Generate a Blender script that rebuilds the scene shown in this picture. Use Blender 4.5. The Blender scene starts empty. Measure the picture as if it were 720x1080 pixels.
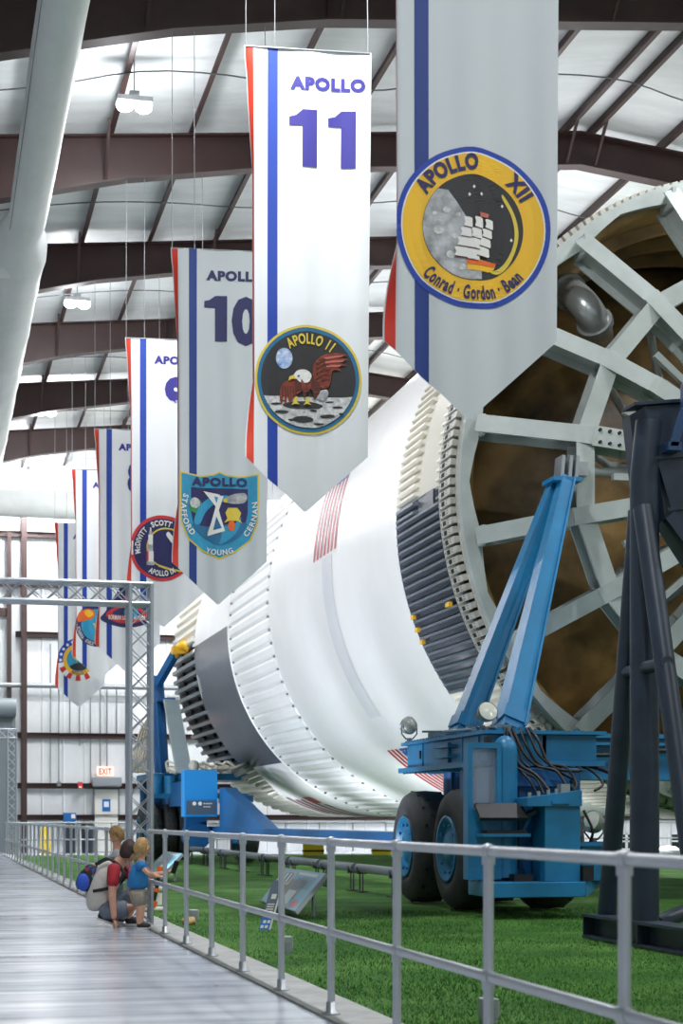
import bpy, bmesh, math, random
from mathutils import Vector, Matrix
from mathutils.geometry import tessellate_polygon
random.seed(7)
S = bpy.context.scene
COL = S.collection
PI = math.pi
sin, cos = math.sin, math.cos
def R(d): return math.radians(d)

# ------------------------------------------------------------------ materials
def lin(c):
    c = c/255.0
    return c/12.92 if c <= .04045 else ((c+.055)/1.055)**2.4
def rgb(c): return (lin(c[0]), lin(c[1]), lin(c[2]), 1)
MATS = {}
def mat(name, c, rough=.5, metal=0, var=.0, vscale=3, bump=0, bscale=20, stretch=None, emit=None, estr=0, spec=.5, c2=None, trans=0, alpha=1, coat=0):
    if name in MATS: return MATS[name]
    m = bpy.data.materials.new(name); m.use_nodes = True
    nt = m.node_tree; b = nt.nodes['Principled BSDF']
    b.inputs['Base Color'].default_value = rgb(c)
    b.inputs['Roughness'].default_value = rough
    b.inputs['Metallic'].default_value = metal
    b.inputs['Specular IOR Level'].default_value = spec
    b.inputs['Coat Weight'].default_value = coat
    if trans: b.inputs['Transmission Weight'].default_value = trans
    if emit:
        b.inputs['Emission Color'].default_value = rgb(emit); b.inputs['Emission Strength'].default_value = estr
    if var or bump:
        tc = nt.nodes.new('ShaderNodeTexCoord'); mp = nt.nodes.new('ShaderNodeMapping')
        nt.links.new(tc.outputs['Object'], mp.inputs['Vector'])
        if stretch: mp.inputs['Scale'].default_value = stretch
    if var:
        n = nt.nodes.new('ShaderNodeTexNoise'); n.inputs['Scale'].default_value = vscale; n.inputs['Detail'].default_value = 5
        n.inputs['Roughness'].default_value = .6
        nt.links.new(mp.outputs[0], n.inputs['Vector'])
        r = nt.nodes.new('ShaderNodeValToRGB')
        r.color_ramp.elements[0].position = .3; r.color_ramp.elements[1].position = .7
        d = c2 if c2 else tuple(max(0, x*(1-var)) for x in c)
        r.color_ramp.elements[0].color = rgb(d); r.color_ramp.elements[1].color = rgb(c)
        nt.links.new(n.outputs['Fac'], r.inputs['Fac']); nt.links.new(r.outputs['Color'], b.inputs['Base Color'])
    if bump:
        n2 = nt.nodes.new('ShaderNodeTexNoise'); n2.inputs['Scale'].default_value = bscale; n2.inputs['Detail'].default_value = 4
        nt.links.new(mp.outputs[0], n2.inputs['Vector'])
        bp = nt.nodes.new('ShaderNodeBump'); bp.inputs['Strength'].default_value = bump; bp.inputs['Distance'].default_value = .05
        nt.links.new(n2.outputs['Fac'], bp.inputs['Height']); nt.links.new(bp.outputs[0], b.inputs['Normal'])
    MATS[name] = m
    return m

M_white = mat('rocket_white', (246,245,243), .34, var=.03, vscale=.8)
M_black = mat('rocket_black', (72,77,86), .3, var=.18, vscale=2)
M_cream = mat('rocket_cream', (238,233,219), .4, var=.03, vscale=1)
M_steel = mat('grey_paint_steel', (184,192,188), .32, var=.14, vscale=1.3)
M_brack = mat('bracket_metal', (196,194,182), .4, var=.2, vscale=9)
M_hole = mat('dark_hole', (16,16,17), .7)
M_brown_in = mat('skirt_inner_brown', (172,138,82), .5, var=.4, vscale=1.1)
M_dome = mat('dome_insulation', (168,134,76), .5, var=.72, vscale=.55, bump=.3, bscale=2)
M_blue = mat('transporter_blue', (26,122,172), .4, var=.14, vscale=2.2)
M_blue2 = mat('transporter_deep_blue', (18,92,150), .42, var=.16, vscale=2)
M_tire = mat('tire_rubber', (70,71,74), .75, var=.25, vscale=5)
M_navy = mat('stand_navy', (36,50,68), .42, var=.25, vscale=3)
M_alu = mat('aluminium', (188,194,202), .32, metal=.75, var=.06, vscale=6)
M_rail = mat('rail_aluminium', (196,200,206), .38, metal=.55, var=.05, vscale=5)
M_brown = mat('frame_brown', (66,44,42), .5, var=.16, vscale=1.5)
M_gal = mat('galvanised', (150,155,158), .45, metal=.5)
M_black_rub = mat('black_rubber', (24,25,27), .5)
M_red = mat('banner_red', (228,70,46), .6)
M_bblue = mat('banner_blue', (28,66,168), .6)
M_bblue2 = mat('lettering_indigo', (52,46,140), .6)
M_cloth = mat('banner_cloth', (236,238,240), .62, bump=.08, bscale=3)
M_cloth2 = mat('banner_cloth_grey', (204,210,212), .62, bump=.08, bscale=3)
M_red2 = mat('banner_red_deep', (214,58,42), .6)
M_bblue3 = mat('banner_navy', (26,58,132), .6)
M_yel = mat('emblem_yellow', (244,190,42), .6)
M_gold = mat('emblem_gold', (226,200,70), .6)
M_navyp = mat('emblem_navy', (38,38,92), .6)
M_space = mat('emblem_black', (44,44,46), .6)
M_moon = mat('emblem_moon', (206,208,210), .65, var=.45, vscale=7)
M_moonw = mat('emblem_moon_white', (232,232,230), .65, var=.35, vscale=16)
M_sail = mat('emblem_white', (236,234,228), .6)
M_teal = mat('emblem_teal', (36,108,150), .6)
M_cyan = mat('emblem_cyan', (48,160,202), .6, var=.12, vscale=5)
M_earth = mat('emblem_earth', (70,128,206), .6, var=.5, vscale=14, c2=(226,236,244))
M_eagle = mat('emblem_eagle_brown', (150,62,36), .6, var=.35, vscale=16)
M_eagled = mat('emblem_eagle_dark', (88,38,28), .6)
M_pink = mat('emblem_feather', (196,104,92), .6)
M_grn = mat('emblem_green', (52,140,72), .6)
M_orange = mat('orange_plastic', (238,104,30), .5)
M_redp = mat('emblem_red', (206,52,56), .6)

# ------------------------------------------------------------------ mesh builder
class MB:
    def __init__(s): s.v=[]; s.f=[]; s.m=[]; s.sm=[]
    def add(s, vs, fs, m=0, smooth=False):
        o=len(s.v); s.v += [tuple(p) for p in vs]
        for f in fs: s.f.append(tuple(i+o for i in f)); s.m.append(m); s.sm.append(smooth)
        return s
    def box(s, c, d, m=0, rot=None, bev=0):
        x,y,z=d[0]/2,d[1]/2,d[2]/2
        if bev and min(x,y,z)>bev*1.2:
            pts=[]
            b=bev
            bm=bmesh.new(); bmesh.ops.create_cube(bm,size=1)
            bmesh.ops.scale(bm,vec=(d[0],d[1],d[2]),verts=bm.verts)
            bmesh.ops.bevel(bm,geom=bm.edges[:],offset=b,segments=2,profile=.5,affect='EDGES')
            bm.verts.ensure_lookup_table()
            vs=[v.co.copy() for v in bm.verts]; fs=[[v.index for v in f.verts] for f in bm.faces]; bm.free()
        else:
            vs=[Vector((sx*x,sy*y,sz*z)) for sz in (-1,1) for sy in (-1,1) for sx in (-1,1)]
            fs=[(0,2,3,1),(4,5,7,6),(0,1,5,4),(2,6,7,3),(0,4,6,2),(1,3,7,5)]
        if rot: vs=[rot@v for v in vs]
        C=Vector(c)
        return s.add([v+C for v in vs],fs,m)
    def bx(s, x0,x1,y0,y1,z0,z1,m=0,bev=0):
        return s.box(((x0+x1)/2,(y0+y1)/2,(z0+z1)/2),(abs(x1-x0),abs(y1-y0),abs(z1-z0)),m,bev=bev)
    def frame(s,p0,p1,up=(0,0,1)):
        d=(Vector(p1)-Vector(p0)); L=d.length; d=d/L
        u=Vector(up)
        if abs(d.dot(u))>.99: u=Vector((0,1,0))
        x=d.cross(u).normalized(); y=x.cross(d).normalized()
        return d,x,y,L
    def beam(s,p0,p1,w,h,up=(0,0,1),m=0,w1=None,h1=None):
        d,x,y,L=s.frame(p0,p1,up); p0=Vector(p0);p1=Vector(p1)
        w1=w if w1 is None else w1; h1=h if h1 is None else h1
        vs=[p0+x*a*w/2+y*b*h/2 for b in(-1,1) for a in(-1,1)]+[p1+x*a*w1/2+y*b*h1/2 for b in(-1,1) for a in(-1,1)]
        return s.add(vs,[(0,1,3,2),(4,6,7,5),(0,4,5,1),(2,3,7,6),(0,2,6,4),(1,5,7,3)],m)
    def ibeam(s,p0,p1,w,h,up,t=.025,m=0):
        d,x,y,L=s.frame(p0,p1,up); p0=Vector(p0);p1=Vector(p1)
        s.beam(p0+y*(h/2-t/2),p1+y*(h/2-t/2),w,t,up,m)
        s.beam(p0-y*(h/2-t/2),p1-y*(h/2-t/2),w,t,up,m)
        return s.beam(p0,p1,t,h-2*t,up,m)
    def tube(s,pts,r,seg=10,m=0,caps=True,closed=False):
        pts=[Vector(p) for p in pts]; n=len(pts)
        rr=r if isinstance(r,(list,tuple)) else [r]*n
        ref=None; rings=[]
        for i,p in enumerate(pts):
            a=pts[i-1] if (i>0 or closed) else p; b=pts[(i+1)%n] if (i<n-1 or closed) else p
            d=(b-a).normalized()
            if ref is None:
                ref=Vector((0,0,1)) if abs(d.z)<.9 else Vector((1,0,0))
            x=(ref-d*ref.dot(d)).normalized(); ref=x; y=d.cross(x)
            rings.append([p+(x*cos(2*PI*k/seg)+y*sin(2*PI*k/seg))*rr[i] for k in range(seg)])
        vs=[v for g in rings for v in g]; fs=[]
        for i in range(n if closed else n-1):
            j=(i+1)%n
            for k in range(seg):
                k2=(k+1)%seg; fs.append((i*seg+k,i*seg+k2,j*seg+k2,j*seg+k))
        s.add(vs,fs,m,True)
        if caps and not closed:
            s.add(rings[0],[tuple(range(seg))[::-1]],m); s.add(rings[-1],[tuple(range(seg))],m)
        return s
    def sphere(s,c,r,m=0,seg=16,rings=10,rot=None):
        r=r if isinstance(r,(tuple,list)) else (r,r,r); C=Vector(c)
        vs=[Vector((0,0,-r[2]))]
        for i in range(1,rings):
            t=-PI/2+PI*i/rings
            for k in range(seg): vs.append(Vector((r[0]*cos(t)*cos(2*PI*k/seg),r[1]*cos(t)*sin(2*PI*k/seg),r[2]*sin(t))))
        vs.append(Vector((0,0,r[2])))
        if rot: vs=[rot@v for v in vs]
        fs=[(0,1+(k+1)%seg,1+k) for k in range(seg)]
        for i in range(rings-2):
            for k in range(seg):
                a=1+i*seg+k; b=1+i*seg+(k+1)%seg; fs.append((a,b,b+seg,a+seg))
        L=len(vs)-1; o=1+(rings-2)*seg
        fs+=[(L,o+k,o+(k+1)%seg) for k in range(seg)]
        return s.add([v+C for v in vs],fs,m,True)
    def lathe(s,prof,c,axis='X',seg=32,m=0,smooth=True,a0=0,a1=2*PI):
        # prof: (axial, radius)
        C=Vector(c); full=abs(a1-a0-2*PI)<1e-6; n=seg if full else seg+1; vs=[]
        for (h,r) in prof:
            for k in range(n):
                a=a0+(a1-a0)*k/seg
                if axis=='X': p=Vector((h,r*cos(a),r*sin(a)))
                elif axis=='Y': p=Vector((-r*cos(a),h,r*sin(a)))
                else: p=Vector((r*cos(a),r*sin(a),h))
                vs.append(p+C)
        fs=[]
        for i in range(len(prof)-1):
            for k in range(seg):
                k2=(k+1)%n; fs.append((i*n+k,i*n+k2,(i+1)*n+k2,(i+1)*n+k))
        return s.add(vs,fs,m,smooth)
    def prism(s,poly,ext,m=0):
        # poly: list of 3d points (planar), ext vector
        P=[Vector(p) for p in poly]; E=Vector(ext); n=len(P)
        tris=tessellate_polygon([P])
        s.add(P,[tuple(t) for t in tris],m); s.add([p+E for p in P],[tuple(t) for t in tris],m)
        return s.add(P+[p+E for p in P],[(i,(i+1)%n,(i+1)%n+n,i+n) for i in range(n)],m)
ROOT={}
def wloc(o):
    return ROOT.get(o.name,Vector((0,0,0)))
def build(mb,name,mats,parent=None,fixn=True,base=None):
    me=bpy.data.meshes.new(name)
    o=Vector(base) if base is not None else (wloc(parent) if parent else Vector((0,0,0)))
    me.from_pydata([tuple(Vector(v)-o) for v in mb.v],[],mb.f)
    if not isinstance(mats,(list,tuple)): mats=[mats]
    for m in mats: me.materials.append(m)
    me.polygons.foreach_set('material_index',mb.m); me.polygons.foreach_set('use_smooth',mb.sm)
    if fixn:
        bm=bmesh.new(); bm.from_mesh(me); bmesh.ops.recalc_face_normals(bm,faces=bm.faces); bm.to_mesh(me); bm.free()
    me.update()
    ob=bpy.data.objects.new(name,me); COL.objects.link(ob)
    if parent:
        ob.parent=parent
        if base is not None: ob.location=o-wloc(parent)
        ROOT[ob.name]=o
    else:
        ob.location=o; ROOT[ob.name]=o
    return ob
def tag(o,label=None,cat=None,group=None,kind=None):
    if label: o['label']=label
    if cat: o['category']=cat
    if group: o['group']=group
    if kind: o['kind']=kind
    return o
def thing(name,label,cat,loc,group=None):
    o=bpy.data.objects.new(name,None); COL.objects.link(o); o.location=loc; o.empty_display_size=.1
    ROOT[o.name]=Vector(loc)
    return tag(o,label,cat,group)
def struct(mb,name,mats,**k): return tag(build(mb,name,mats,**k),kind='structure')
def copy_tree(o,parent=None):
    c=o.copy(); COL.objects.link(c)
    if parent: c.parent=parent
    for ch in list(o.children): copy_tree(ch,c)
    return c
NT=[0]
def trim(mb,mats):
    NT[0]+=1; return struct(mb,'trim_%d'%NT[0],mats)

# ------------------------------------------------------------------ camera (lens shifted up, level)
TH=math.atan(435/1800)
cd=bpy.data.cameras.new('camera'); cam=bpy.data.objects.new('camera',cd); COL.objects.link(cam); S.camera=cam
cam.location=(0,0,1.25); cam.rotation_euler=(PI/2,0,-TH)
cd.sensor_fit='VERTICAL'; cd.sensor_height=36; cd.lens=60; cd.shift_y=(863-540)/1080; cd.clip_end=300; cd.clip_start=.1
cd.dof.use_dof=True; cd.dof.focus_distance=20.5; cd.dof.aperture_fstop=3.5

# ------------------------------------------------------------------ setting
def floor_mat():
    m=bpy.data.materials.new('sealed_concrete'); m.use_nodes=True; nt=m.node_tree; b=nt.nodes['Principled BSDF']
    tc=nt.nodes.new('ShaderNodeTexCoord')
    def noise(scale,det,st):
        mp=nt.nodes.new('ShaderNodeMapping'); mp.inputs['Scale'].default_value=st; nt.links.new(tc.outputs['Object'],mp.inputs['Vector'])
        n=nt.nodes.new('ShaderNodeTexNoise'); n.inputs['Scale'].default_value=scale; n.inputs['Detail'].default_value=det; n.inputs['Roughness'].default_value=.62
        nt.links.new(mp.outputs[0],n.inputs['Vector']); return n
    n1=noise(1,6,(.45,1.5,1)); n2=noise(.8,5,(1,1,1)); n3=noise(1,2,(.12,4,1))
    mx=nt.nodes.new('ShaderNodeMix'); mx.data_type='FLOAT'; mx.inputs[0].default_value=.45
    nt.links.new(n1.outputs['Fac'],mx.inputs[2]); nt.links.new(n2.outputs['Fac'],mx.inputs[3])
    mx2=nt.nodes.new('ShaderNodeMix'); mx2.data_type='FLOAT'; mx2.inputs[0].default_value=.35
    nt.links.new(mx.outputs[0],mx2.inputs[2]); nt.links.new(n3.outputs['Fac'],mx2.inputs[3])
    r=nt.nodes.new('ShaderNodeValToRGB'); r.color_ramp.elements[0].position=.36; r.color_ramp.elements[1].position=.62
    r.color_ramp.elements[0].color=rgb((148,154,165)); r.color_ramp.elements[1].color=rgb((198,203,212))
    nt.links.new(mx2.outputs[0],r.inputs['Fac']); nt.links.new(r.outputs['Color'],b.inputs['Base Color'])
    r2=nt.nodes.new('ShaderNodeMapRange'); r2.inputs[1].default_value=.3; r2.inputs[2].default_value=.7; r2.inputs[3].default_value=.1; r2.inputs[4].default_value=.3
    nt.links.new(mx2.outputs[0],r2.inputs[0]); nt.links.new(r2.outputs[0],b.inputs['Roughness'])
    bp=nt.nodes.new('ShaderNodeBump'); bp.inputs['Strength'].default_value=.12; bp.inputs['Distance'].default_value=.01
    nt.links.new(n1.outputs['Fac'],bp.inputs['Height']); nt.links.new(bp.outputs[0],b.inputs['Normal'])
    b.inputs['Specular IOR Level'].default_value=.6
    return m
def grass_mat():
    m=bpy.data.materials.new('artificial_turf'); m.use_nodes=True; nt=m.node_tree; b=nt.nodes['Principled BSDF']
    tc=nt.nodes.new('ShaderNodeTexCoord')
    n=nt.nodes.new('ShaderNodeTexNoise'); n.inputs['Scale'].default_value=38; n.inputs['Detail'].default_value=8; n.inputs['Roughness'].default_value=.75
    n2=nt.nodes.new('ShaderNodeTexNoise'); n2.inputs['Scale'].default_value=.9; n2.inputs['Detail'].default_value=5
    for q in (n,n2): nt.links.new(tc.outputs['Object'],q.inputs['Vector'])
    mx=nt.nodes.new('ShaderNodeMix'); mx.data_type='FLOAT'; mx.inputs[0].default_value=.4
    nt.links.new(n.outputs['Fac'],mx.inputs[2]); nt.links.new(n2.outputs['Fac'],mx.inputs[3])
    r=nt.nodes.new('ShaderNodeValToRGB'); e=r.color_ramp.elements
    e[0].position=.36; e[0].color=rgb((36,82,26)); e[1].position=.66; e[1].color=rgb((132,174,84))
    k=e.new(.5); k.color=rgb((74,128,48))
    nt.links.new(mx.outputs[0],r.inputs['Fac']); nt.links.new(r.outputs['Color'],b.inputs['Base Color'])
    b.inputs['Roughness'].default_value=.8; b.inputs['Specular IOR Level'].default_value=.2
    bp=nt.nodes.new('ShaderNodeBump'); bp.inputs['Strength'].default_value=.9; bp.inputs['Distance'].default_value=.05
    nt.links.new(n.outputs['Fac'],bp.inputs['Height']); nt.links.new(bp.outputs[0],b.inputs['Normal'])
    return m
XL,XR,YB,YW=-9.0,34.6,-14.0,63.0
RX,RZ,RS=12.6,14.9,.1
def ztop(x): return RZ-RS*abs(x-RX)
mb=MB().bx(XL,2.4,YB,YW,-.25,0); mb.bx(2.4,XR,58.2,YW,-.25,0); struct(mb,'floor',floor_mat())
M_conc=mat('kerb_concrete',(176,177,174),.7,var=.18,vscale=4,bump=.1)
mb=MB().bx(2.402,2.78,YB,58.2,-.25,.012); trim(mb,M_conc)
# turf: gently uneven sheet
mb=MB(); nx,ny=60,110; x0,x1,y0,y1=2.782,XR-.05,3.0,58.19
vs=[]
for j in range(ny+1):
    for i in range(nx+1):
        x=x0+(x1-x0)*(i/nx)**1.6; y=y0+(y1-y0)*(j/ny)**1.3
        vs.append((x,y,-.012+.008*sin(x*1.7+y*.9)*sin(y*1.3-x*.4)))
mb.add(vs,[(j*(nx+1)+i,j*(nx+1)+i+1,(j+1)*(nx+1)+i+1,(j+1)*(nx+1)+i) for j in range(ny) for i in range(nx)],0,True)
M_turf=grass_mat()
lawn=build(mb,'artificial_turf',M_turf); tag(lawn,'green artificial turf covering the ground under and around the rocket','turf',kind='stuff')
mb=MB().bx(2.782,XR-.05,YB,58.19,-.25,-.03); tag(build(mb,'floor_subbase',M_conc),kind='structure')
# turf pile near the walkway
mb=MB(); rnd=random.Random(3)
for i in range(80000):
    y=4.5+18*rnd.random()**1.4; x=2.8+(y*.47-2.3+1.0)*rnd.random()
    a=rnd.random()*PI; h=.012+.02*rnd.random(); w=.004+.003*rnd.random()
    dx,dy=cos(a)*w,sin(a)*w; lx,ly=rnd.gauss(0,.012),rnd.gauss(0,.012)
    z=-.012
    mb.add([(x-dx,y-dy,z-.005),(x+dx,y+dy,z-.005),(x+lx,y+ly,z+h)],[(0,1,2)],i%3)
pile=build(mb,'turf_pile',[mat('blade_a',(62,122,42),.7),mat('blade_b',(110,160,72),.7),mat('blade_c',(40,94,30),.7)],fixn=False)
tag(pile,'short blades of artificial grass along the walkway side of the turf','turf',kind='stuff')

# back wall with standing seams
M_wall=mat('white_wall_panel',(234,237,239),.55,var=.1,vscale=.7,bump=.35,bscale=1.6,stretch=(1,1,.5))
mb=MB(); x=XL
xs=[]
while x<XR-.01:
    xs.append(x); x+=.76
xs.append(XR)
prof=[]
for x in xs[:-1]: prof+= [(x,YW),(x+.06,YW),(x+.08,YW-.035),(x+.12,YW-.035),(x+.14,YW)]
prof.append((XR,YW))
n=len(prof); zt=[ztop(p[0])+.35 for p in prof]
mb.add([(p[0],p[1],-.2) for p in prof]+[(p[0],p[1],z) for p,z in zip(prof,zt)],[(i,i+1,i+1+n,i+n) for i in range(n-1)])
mb.bx(XL,XR,YW+.02,YW+.2,-.2,13.5)
struct(mb,'wall_back',M_wall)
for nm,x0_,x1_ in (('wall_left',XL-.2,XL),('wall_right',XR,XR+.2)):
    struct(MB().bx(x0_,x1_,YB,YW+.2,-.25,13.2),nm,M_wall)
# roof lining: quilted white insulation between purlins
def ceil_mat():
    m=mat('white_roof_insulation',(238,242,243),.55,var=.1,vscale=.8,bump=.6,bscale=1.1,stretch=(.6,2.2,1))
    return m
mb=MB(); nx=30
for (xa,xb) in ((XL,RX),(RX,XR)):
    vs=[];ny=70
    for j in range(ny+1):
        y=YB+(YW-YB)*j/ny
        for i in range(nx+1):
            x=xa+(xb-xa)*i/nx
            vs.append((x,y,ztop(x)+.24-.05*abs(sin(y*PI/1.55))*(.5+.5*sin(x*3.1+y))))
    mb.add(vs,[(j*(nx+1)+i,j*(nx+1)+i+1,(j+1)*(nx+1)+i+1,(j+1)*(nx+1)+i) for j in range(ny) for i in range(nx)],0,True)
mb.add([(XL,YB,ztop(XL)+.3),(RX,YB,RZ+.3),(XR,YB,ztop(XR)+.3),(XL,YW+.2,ztop(XL)+.3),(RX,YW+.2,RZ+.3),(XR,YW+.2,ztop(XR)+.3)],[(0,1,4,3),(1,2,5,4)])
struct(mb,'ceiling',ceil_mat())
# rafters
def depth(x):
    pts=[(-9,2.6),(-2,1.65),(2.1,1.02),(3.6,.8),(6,.64),(12.6,.64),(20,.68),(24,1.0),(34.6,2.6)]
    for (a,da),(b,db) in zip(pts,pts[1:]):
        if a<=x<=b: return da+(db-da)*(x-a)/(b-a)
    return .64
FR=[25.8+6.2*(i-1) for i in range(-5,7)]
xs=[XL,-5,-2,0,2.1,3.6,6,9,RX,16,20,24,29,XR]
for Y in FR:
    mb=MB()
    for a,b in zip(xs,xs[1:]):
        za,zb=ztop(a),ztop(b); da,db=depth(a),depth(b)
        mb.add([(a,Y,za),(b,Y,zb),(b,Y,zb-db),(a,Y,za-da)],[(0,1,2,3)])
        for w,t,s0,s1 in ((.3,.03,za,zb),(.3,.03,za-da,zb-db)):
            mb.beam((a,Y,s0),(b,Y,s1),w,t)
        mb.add([(a,Y+.012,za),(b,Y+.012,zb),(b,Y+.012,zb-db),(a,Y+.012,za-da)],[(0,1,2,3)])
    for x in (2.1,6,9,16,20):
        mb.bx(x-.01,x+.01,Y-.13,Y+.13,ztop(x)-depth(x),ztop(x))
    trim(mb,M_brown)
# purlins
for k in range(-14,15):
    x=RX+(1.5*k + (.28 if k>0 else -.28) if k else 0)
    for xx in ([RX-.28,RX+.28] if k==0 else [x]):
        if xx<XL+.3 or xx>XR-.3: continue
        z=ztop(xx)+.11
        mb=MB().bx(xx-.01,xx+.01,YB,YW,z-.1,z+.1); mb.bx(xx-.075,xx+.01,YB,YW,z-.11,z-.09); mb.bx(xx-.01,xx+.075,YB,YW,z+.09,z+.11)
        trim(mb,M_brown)
# flange braces hanging from purlins down to the rafters
mb=MB()
for Y in FR:
    for x in (3.2,6.2,10.7,12.3,12.9,16,19):
        for s in (-1,1):
            mb.beam((x,Y+s*.75,ztop(x)+.05),(x,Y+s*.1,ztop(x)-depth(x)+.02),.05,.05)
trim(mb,M_brown)
# girts + wall columns
for z,w in ((1.28,.2),(2.43,.2),(4.26,.2),(7.92,.2),(9.75,.2),(11.55,.2)):
    mb=MB().bx(3.05 if z<8 else XL,XR,YW-.16,YW-.04,z-.1,z+.1); mb.bx(3.05 if z<8 else XL,XR,YW-.24,YW-.16,z+.08,z+.1); trim(mb,M_brown)
for x in (-4.2,3.34,11.0,18.6,26.2):
    mb=MB().bx(x-.1,x+.1,YW-.55,YW-.53,0,13.2); mb.bx(x-.1,x+.1,YW-.27,YW-.25,0,13.2); mb.bx(x-.01,x+.01,YW-.53,YW-.27,0,13.2); trim(mb,M_brown)
mb=MB().bx(2.75,2.9,YW-.3,YW-.05,5.4,11.6); mb.bx(XL,2.75,YW-.2,YW-.05,8.55,8.85); trim(mb,M_brown)
mb=MB().tube([(XL,YW-.4,6.05),(XR,YW-.4,6.05)],.09,10); trim(mb,M_gal)
# conduits on the wall
mb=MB()
for x,za,zb in ((4.3,2.5,7.6),(4.6,2.4,6.0),(5.0,4.3,6.0),(5.35,3.9,6.0),(5.75,2.4,6.0),(6.1,3.1,6.0),(6.35,3.1,6.0),(6.7,4.2,6.0),(7.05,2.5,6.0)):
    mb.tube([(x,YW-.12,za),(x,YW-.12,zb)],.025,6)
mb.bx(4.53,4.67,YW-.3,YW-.16,2.42,2.58); mb.bx(5.28,5.42,YW-.3,YW-.16,2.42,2.58)
trim(mb,M_gal)
# roller door at the far left of the back wall
M_shut=mat('roller_door_grey',(128,138,142),.5)
mb=MB(); z=0
while z<5.0: mb.bx(-4.0,2.95,YW-.2,YW-.16,z,z+.085); z+=.1
mb.bx(-4,2.95,YW-.17,YW-.1,0,5); mb.bx(2.92,3.04,YW-.28,YW-.05,0,5.2); mb.tube([(-4.1,YW-.4,5.25),(3.05,YW-.4,5.25)],.33,20)
struct(mb,'door_1',M_shut)
# personnel door
d2=thing('door_2',None,None,(6.32,YW-.1,0)); d2['kind']='structure'
build(MB().bx(5.83,6.81,YW-.14,YW-.05,0,2.36),'door_frame',M_gal,d2)
build(MB().bx(5.9,6.74,YW-.18,YW-.13,.02,2.3),'door_leaf',mat('door_cream',(226,224,216),.5),d2)
build(MB().bx(6.17,6.47,YW-.19,YW-.178,1.5,1.95),'notice',mat('notice_blue',(30,104,180),.5),d2)
build(MB().bx(6.23,6.41,YW-.194,YW-.188,1.66,1.86),'notice_panel',mat('notice_white',(226,232,238),.5),d2)
# low windows of the wall beyond the rocket
M_glass=mat('dark_glass',(30,38,46),.12)
for i,(xa,xb) in enumerate(((26.3,27.7),(28.6,29.9))):
    w=thing('window_%d'%(i+1),None,None,((xa+xb)/2,YW-.1,.05)); w['kind']='structure'
    build(MB().bx(xa,xb,YW-.12,YW-.06,.06,.62),'window_glass',M_glass,w)
    f=MB(); n=3 if i==0 else 2
    for k in range(n+1): x=xa+(xb-xa)*k/n; f.bx(x-.05,x+.05,YW-.15,YW-.06,.03,.66)
    for z in (.03,.34,.64): f.bx(xa,xb,YW-.15,YW-.06,z-.03,z+.03)
    build(f,'window_frame',mat('white_frame',(232,234,236),.5),w)
# ------------------------------------------------------------------ rocket stage
CX,CZ,RR=12.77,6.32,5.03
def cp(a,y,r=RR):   # a in degrees from the -X side, up positive
    return Vector((CX-r*cos(R(a)),y,CZ+r*sin(R(a))))
rk=thing('rocket_stage','huge white rocket stage lying on its side with black ribbed bands','rocket',(CX,41,1.2))
def ringsurf(mb,prof,a0,a1,m=0,step=2.0,smooth=True):
    n=max(2,int((a1-a0)/step)); vs=[]
    for (y,r) in prof:
        for k in range(n+1): vs.append(cp(a0+(a1-a0)*k/n,y,r))
    w=n+1
    return mb.add(vs,[(i*w+k,i*w+k+1,(i+1)*w+k+1,(i+1)*w+k) for i in range(len(prof)-1) for k in range(n)],m,smooth)
def stringers(mb,y0,y1,rb,h,a0,a1,da,m=0,fill=.5,taper=.06):
    a=a0
    while a<a1-1e-6:
        w=da*fill/2; c=a+da/2
        P=[cp(c-w,y0,rb),cp(c-w*.55,y0+taper,rb+h),cp(c+w*.55,y0+taper,rb+h),cp(c+w,y0,rb)]
        Q=[cp(c-w,y1,rb),cp(c-w*.55,y1-taper,rb+h),cp(c+w*.55,y1-taper,rb+h),cp(c+w,y1,rb)]
        mb.add(P+Q,[(0,1,5,4),(1,2,6,5),(2,3,7,6),(0,1,2,3),(4,5,6,7)],m)
        a+=da
DA=360/216
# forward skirt: smooth band, white ribs above, black ribs below
mb=MB(); ringsurf(mb,[(25.3,RR-.12),(25.35,RR-.03),(28.0,RR-.03),(28.05,RR)],1.7,230)
ringsurf(mb,[(25.3,RR-.12),(25.35,RR-.03),(28.0,RR-.03),(28.05,RR)],-130,-36)
stringers(mb,26.75,27.95,RR-.03,.085,1.7,230,DA); stringers(mb,25.38,25.66,RR-.03,.07,1.7,230,DA,taper=.02)
stringers(mb,25.38,27.95,RR-.03,.085,-130,-36,DA)
build(mb,'forward_skirt',M_cream,rk)
mb=MB(); ringsurf(mb,[(25.3,RR-.12),(25.35,RR-.03),(28.0,RR-.03),(28.05,RR)],-36,1.7)
a=-36
stringers(mb,25.38,27.95,RR-.03,.085,-36,-1.6,DA,1); stringers(mb,26.8,27.95,RR-.03,.085,-1.6,1.7,DA,1); stringers(mb,25.38,25.62,RR-.03,.07,-1.6,1.7,DA,taper=.02)
ringsurf(mb,[(25.9,RR-.01),(26.75,RR-.01)],-1.6,1.7)
o=build(mb,'skirt_panel',[M_black,mat('rib_slate',(104,112,124),.28)],rk); o['label']='black ribbed lower band of the skirt'
# yellow tags on the ribs
mb=MB()
for a,y in ((-19.2,27.75),(-21.7,27.75),(-24.2,27.75),(-19.5,25.75)):
    mb=MB(); p=cp(a,y,RR+.07); mb.box(p,(.06,.14 if y>27 else .2,.07))
    o=build(mb,'warning_tag',M_yel,rk); o['label']='yellow tag on a black rib'
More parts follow.
